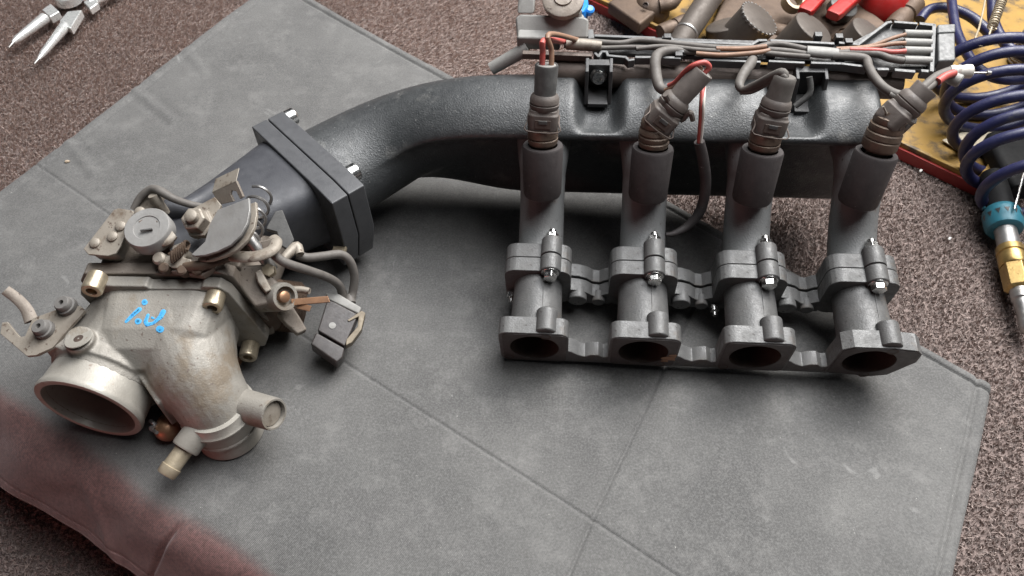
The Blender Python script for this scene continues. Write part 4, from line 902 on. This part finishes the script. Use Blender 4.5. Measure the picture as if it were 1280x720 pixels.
# bucket tappets
def tappet(px, py, z, ax, r, L_, lab, knurl=False):
    t = thing('bucket_tappet', at(px, py, .5), lab, 'tappet', 'bucket tappets in the tray')
    ax = V(ax).normalized(); o_ = at(px, py, z)
    obj('skirt', MB().lathe(o_, -ax, [(.12, r-.02), (.3, r), (L_, r), (L_+.05, r-.15)], 40), 'worn_steel', t)
    obj('crown', MB().lathe(o_, -ax, [(0, .01), (0, r-.16), (.06, r-.06), (.13, r-.01), (.16, r-.3)], 40, cap=False), 'worn_steel', t)
    if knurl:
        e1 = ax.cross(V((0, 0, 1))).normalized(); e2 = ax.cross(e1)
        for k in range(26):
            an = 2*math.pi*k/26; p = o_-ax*.18+(e1*math.cos(an)+e2*math.sin(an))*(r-.02)
            obj('rim_tooth', MB().box(p, ax*.14, (e1*math.cos(an)+e2*math.sin(an))*.10, (e1*-math.sin(an)+e2*math.cos(an))*.13), 'dull_steel', t, bevel=.02)
tappet(950, 22, 4.6, (.45, -.10, .9), 2.45, 4.6, 'bucket tappet with notched bright rim, left of the plain tappets', True)
tappet(1018, 34, 4.2, (.42, -.05, .9), 2.5, 4.4, 'plain bucket tappet in the middle of the tray row')
tappet(1088, 40, 3.8, (.40, -.05, .9), 2.4, 3.8, 'bucket tappet below the red dome, partly behind the wiring channel')
tappet(905, 30, 2.6, (-.3, .3, .9), 2.2, 3.2, 'dark bucket tappet between the socket tube and notched tappet')
# socket tube, rusty cap, bits
SK = thing('socket_tube', at(858, 50, .5), 'long worn steel socket tube leaning in the tray beside a rusty cap', 'socket')
a_, b_ = at(846, 60, 2.0), at(893, -12, 3.4); L_ = (b_-a_).length
obj('tube_end', MB().lathe(a_, b_-a_, [(0, .9), (0, 1.3), (.15, 1.4), (2.4, 1.38), (2.5, 1.25)], 30), 'worn_steel', SK)
obj('ring_groove', MB().lathe(a_, b_-a_, [(2.4, 1.3), (2.5, 1.5), (2.75, 1.5), (2.85, 1.3)], 30), 'dull_steel', SK)
obj('tube_shaft', MB().lathe(a_, b_-a_, [(2.8, 1.4), (L_, 1.5), (L_+4, 1.5)], 30), 'worn_steel', SK)
RCp = thing('rusty_cap', at(815, 18, .5), 'lumpy rusty cap with a small hole in the yellow tray corner', 'engine part')
obj('cap_shell', MB().lathe(at(816, 16, .6), (-.2, -.2, .95), [(0, 2.1), (1.2, 2.2), (2.0, 1.9), (2.5, 1.2), (2.6, .01)], 24), 'rusty', RCp)
obj('cap_hole', MB().lathe(at(807, 6, 2.9), (-.3, -.5, .8), [(0, .4), (0.05, .3), (-.2, .28), (-.2, .01)], 14, cap=False), 'bore', RCp)
obj('cap_lug', MB().tube([at(824, 8, 2.4), at(840, 4, 2.6), at(850, -8, 2.6)], [.9, .8, .6], 14, 4), 'rusty', RCp)
tag(obj('brass_ring', MB().lathe(at(988, 6, 3.2), (.2, -.4, .9), [(0, .9), (0, 1.3), (1.2, 1.3), (1.2, .9)], 24, cap=False, close=True), 'old_brass'), 'small brass ring between two tappets in the tray', 'ring')
tag(obj('dark_bearing', MB().lathe(at(1048, 16, 2.4), (.2, -.2, .9), [(0, .7), (0, 1.6), (.2, 1.7), (1.2, 1.7), (1.3, 1.5), (1.3, .7)], 28, cap=False, close=True), 'dusty_black'), 'dark round bearing between tappets below the red handles', 'bearing')
for (x_, y_, z_, ax_, r_, l_, lab) in ((842, 34, 1.6, (.9, .5, .1), 1.0, 4.0, 'short dark rod lying below the socket tube in the tray'), (985, 44, 1.4, (.8, -.5, .1), 1.1, 4.4, 'dark pin lying between the notched and the plain tappet'), (1056, 48, 1.3, (.7, .6, .2), 1.2, 4.0, 'dark pin lying beside the middle tappet'), (1130, 20, 1.5, (.6, .7, .1), 1.3, 6.0, 'dark pin behind the wiring plug under the hose')):
    ax_ = V(ax_).normalized(); o_ = at(x_, y_, z_)-ax_*l_/2
    tag(obj('steel_pin', MB().lathe(o_, ax_, [(0, r_*.6), (.1, r_*.95), (.3, r_), (l_*.45, r_), (l_*.47, r_*.85), (l_*.55, r_*.85), (l_*.57, r_), (l_-.2, r_), (l_, r_*.7)], 26), 'rusty'), lab, 'pin', 'loose pins in the tray')
tag(obj('steel_block', MB().prism([at(760, 2, 2.2), at(800, -25, 2.2), at(850, -25, 2.2), at(835, 2, 2.2), at(800, 30, 2.2)], V((0, 0, -1.6))), 'rusty', None, bevel=.3), 'dark greasy metal block under the rusty cap', 'engine part')
tag(obj('steel_block', MB().prism([at(885, 40, 1.6), at(915, -25, 1.6), at(1040, -25, 1.6), at(1110, 30, 1.6), at(1110, 62, 1.6), at(1000, 62, 1.6)], V((0, 0, -1.1))), 'rusty', None, bevel=.3), 'dark greasy metal plate on which the tappets stand', 'engine part')
# red things
RH = thing('red_handled_pliers', at(1030, 0, 2), 'pair of red plastic grips lying side by side behind the tappets', 'pliers')
for p, q in (((1005, 16), (1040, -22)), ((1040, 20), (1085, -20))):
    a_, b_ = at(*p, 4.4), at(*q, 4.4); d = b_-a_; sd = d.cross(V((0, 0, 1))).normalized()
    obj('grip', MB().loft([[a_+d*t+sd*x_*w_+V((0, 0, y_*.5)) for x_, y_ in rrect(-1, 1, -1, 1, .4, 3)] for t, w_ in ((0, .75), (.08, .9), (.6, .85), (1.2, .95))]), 'red_plastic', RH, bevel=.1)
tag(obj('red_dome', MB().lathe(at(1100, 12, .5), (-.05, -.25, .95), [(0, 3.2), (.8, 3.3), (2.2, 2.9), (3.4, 1.9), (4.0, .9), (4.1, .01)], 40), 'red_plastic'), 'glossy red plastic dome behind the wiring plug', 'cap')
# small blue clip by the regulator
BC = thing('blue_clip', at(725, 10, 0), 'small bright blue plastic clip behind the pressure regulator', 'clip')
obj('clip_body', MB().prism([at(716, 8, 3.0), at(722, -4, 3.0), at(735, -4, 3.0), at(736, 6, 3.0), (at(730, 14, 3.0)), at(720, 15, 3)], V((0, 0, -2.2))), 'blue_plastic', BC, bevel=.25)
obj('clip_wing', MB().lathe(at(737, 12, 2.4), (.1, -.3, .9), [(-.6, .5), (.1, .6), (.3, .4), (.3, .01)], 18), 'blue_plastic', BC)
# blue coiled air hose
HS = thing('coiled_air_hose', at(1240, 120, 0), 'dark blue coiled air hose heaped over the parts tray', 'hose')
pts = []
c0_, c1_ = at(1236, 70, 5.6), at(1316, 238, 4.6)
axh = (c1_-c0_); Lh = axh.length; axh.normalize(); s1v = axh.cross(V((0, 0, 1))).normalized(); s2v = V((0, 0, 1))
turns = 7
for k in range(int(turns*18)+1):
    t = k/(turns*18); an = k/18*2*math.pi+2.4
    r1_ = 5.9+.35*math.sin(an*.37); jit = .5*math.sin(k*.11)
    pts.append(c0_+axh*(Lh*t+jit)+s1v*(r1_*math.cos(an)-.2*math.sin(k*.07))+s2v*(4.4*math.sin(an)-.6*t))
obj('coil', MB().tube(pts, .56, 14, 2), 'hose_blue', HS)
obj('hose_run', MB().tube([at(1188, -25, 6), at(1190, 5, 6.2), at(1196, 40, 6.2), at(1212, 72, 6.4), at(1232, 92, 6.5), at(1262, 100, 6.4), at(1310, 95, 6)], .52, 14, 7), 'hose_blue', HS)
obj('hose_run', MB().tube([at(1236, -30, 8), at(1240, 0, 8), at(1243, 30, 7.6), at(1262, 60, 7.2), at(1300, 80, 7)], .55, 14, 7), 'hose_blue', HS)
obj('hose_run', MB().tube([at(1150, 25, 3), at(1162, 12, 3.4), at(1185, 10, 3.4), at(1215, 22, 3), at(1240, 45, 2.6)], .6, 14, 7), 'hose_blue', HS)
# hook spring hanging over the hose
SPg = thing('hook_spring', at(1245, 35, 0), 'thin wire hook with coiled spring over the blue hose', 'spring')
hk = [at(1233, -10, 9.3), at(1230, 8, 9.3), at(1224, 34, 9.2), at(1219, 50, 9), at(1225, 57, 8.9), at(1234, 54, 8.9), at(1237, 42, 9), at(1240, 34, 9.1)]
obj('wire_hook', MB().tube(hk, .10, 8, 6), 'old_brass', SPg)
a_, b_ = at(1240, 34, 9.1), at(1258, -14, 9.3); d = (b_-a_); L_ = d.length; d.normalize(); e1 = d.cross(V((0, 0, 1))).normalized(); e2 = d.cross(e1)
obj('spring_coil', MB().tube([a_+d*(L_*k/170)+(e1*math.cos(k*.62)+e2*math.sin(k*.62))*.42 for k in range(171)], .10, 6, 1), 'old_brass', SPg)
# air coupler
AC = thing('air_coupler', at(1262, 320, 0), 'brass and steel air coupler with teal ring at the right edge', 'air fitting')
a_, b_ = at(1246, 245, 1.7), at(1281, 388, 1.3); d = b_-a_; L_ = d.length
def fr_(t, r): return (L_*t, r)
obj('rubber_body', MB().lathe(a_, d, [fr_(-.2, 1.1), fr_(-.05, 1.25), fr_(.12, 1.3), fr_(.17, 1.4)], 30), 'gun_black', AC)
obj('teal_ring', MB().lathe(a_, d, [fr_(.15, 1.45), fr_(.17, 1.62), fr_(.19, 1.66), fr_(.29, 1.66), fr_(.32, 1.5), fr_(.33, 1.2)], 36), 'teal', AC)
e1 = d.normalized().cross(V((0, 0, 1))).normalized(); e2 = e1.cross(d.normalized())
for k in range(14):
    an = 2*math.pi*k/14; n_ = e1*math.cos(an)+e2*math.sin(an); tg = n_.cross(d.normalized()); c_ = a_+d*.24+n_*1.66
    obj('arrow_notch', MB().prism([c_-d.normalized()*.3-tg*.22, c_-d.normalized()*.3+tg*.22, c_+d.normalized()*.3], n_*.03), 'dark_plastic', AC)
obj('neck', MB().lathe(a_, d, [fr_(.30, .95), fr_(.52, .95)], 24), 'dull_steel', AC)
obj('brass_collar', MB().lathe(a_, d, [fr_(.48, .9), fr_(.49, 1.15), fr_(.54, 1.2), fr_(.545, 1.08), fr_(.56, 1.08), fr_(.565, 1.2), fr_(.64, 1.2), fr_(.65, 1.1)], 36), 'brass', AC)
obj('brass_hex', MB().lathe(a_, d, [fr_(.645, 1.05), fr_(.655, 1.22), fr_(.83, 1.22), fr_(.85, .95)], 6), 'brass', AC, bevel=.05)
obj('steel_tip', MB().lathe(a_, d, [fr_(.80, .72), fr_(.84, .86), fr_(.92, .86), fr_(.93, .74), fr_(.98, .74), fr_(.99, .66), fr_(1.06, .66), fr_(1.08, .72), fr_(1.15, .72), fr_(1.17, .5)], 24), 'dull_steel', AC)
obj('teal_loop', MB().tube([at(1232, 262, 1.4), at(1228, 246, 1.7), at(1233, 236, 1.9), at(1243, 240, 2.1), at(1250, 256, 2.3)], .28, 12, 6), 'teal', AC)
BG = thing('black_air_gun', at(1262, 225, 0), 'black air gun body in shadow below the blue hose', 'air gun')
obj('gun_body', MB().loft([[at(1262, 205, 1.6)+V((x_*w_+dx_, y_, z_*h_)) for x_, z_ in rrect(-1, 1, -1, 1, .5, 4)] for y_, w_, h_, dx_ in ((-4.0, 1.2, 1.0, -.4), (-3.4, 1.5, 1.1, -.3), (-1, 2.0, 1.2, .2), (3, 2.6, 1.2, 1.0), (4, 2.2, .9, 1.2))]), 'gun_black', BG, bevel=.1)
obj('gun_rod', MB().tube([at(1268, 262, 3.6), at(1276, 232, 4.0), at(1284, 200, 4.4)], .12, 8, 2), 'bright_steel', BG)
# odds and ends in the tray under the hose
for (x_, y_, z_, r_, m_, lab) in ((1246, 158, .7, .8, 'dull_steel', 'steel nut in the tray under the hose coils'), (1262, 185, .8, .9, 'dusty_grey', 'grey plastic nut beneath the lowest hose coil')):
    tag(obj('loose_nut', MB().lathe(at(x_, y_, z_), (.2, -.3, 1), [(-.4, r_*.5), (-.4, r_), (.4, r_), (.4, r_*.5)], 6, cap=False, close=True), m_, None, bevel=.05), lab, 'nut')
RB = thing('ribbed_bush', at(1275, 70, 0), 'ribbed brown bush at the right edge beside the hose', 'bush')
obj('bush_body', MB().lathe(at(1278, 78, .5), (0, 0, 1), [(0, 1.6)]+[(.3+.2*k, 1.75-.14*(k % 2)) for k in range(22)]+[(4.9, 1.2), (4.9, .01)], 30), 'zinc_plate', RB)
# grit on the mat
for (x_, y_, r_, lab, m_) in ((84, 203, .26, 'tan pebble lying alone near the far left mat border', 'stone'), (893, 401+160, .10, 'tiny pale grit grain on the right of the mat', 'lint'), (915, 560, .16, 'tiny pale grit grain below the third port', 'lint')):
    p = at(x_, y_, 0); p.z = mat_z(p)+r_*.35
    g = MB().lathe(p-V((r_, 0, 0)), (1, .3, 0), [(0, .02), (r_*.3, r_*.55), (r_*.9, r_*.7), (r_*1.6, r_*.5), (r_*2.1, .02)], 8)
    if m_ == 'stone': tag(obj('pebble', g, m_), lab, 'pebble')
for (x_, y_, lab) in ((1150, 215, 'white lint speck on the carpet right of the last sleeve'), (1186, 300, 'white lint speck on the carpet left of the brass coupler')):
    p = at(x_, y_, -.3); tag(obj('lint_speck', MB().tube([p, p+V((.15, .2, .05)), p+V((.3, .25, 0))], [.1, .13, .08], 8, 3), 'lint'), lab, 'lint')
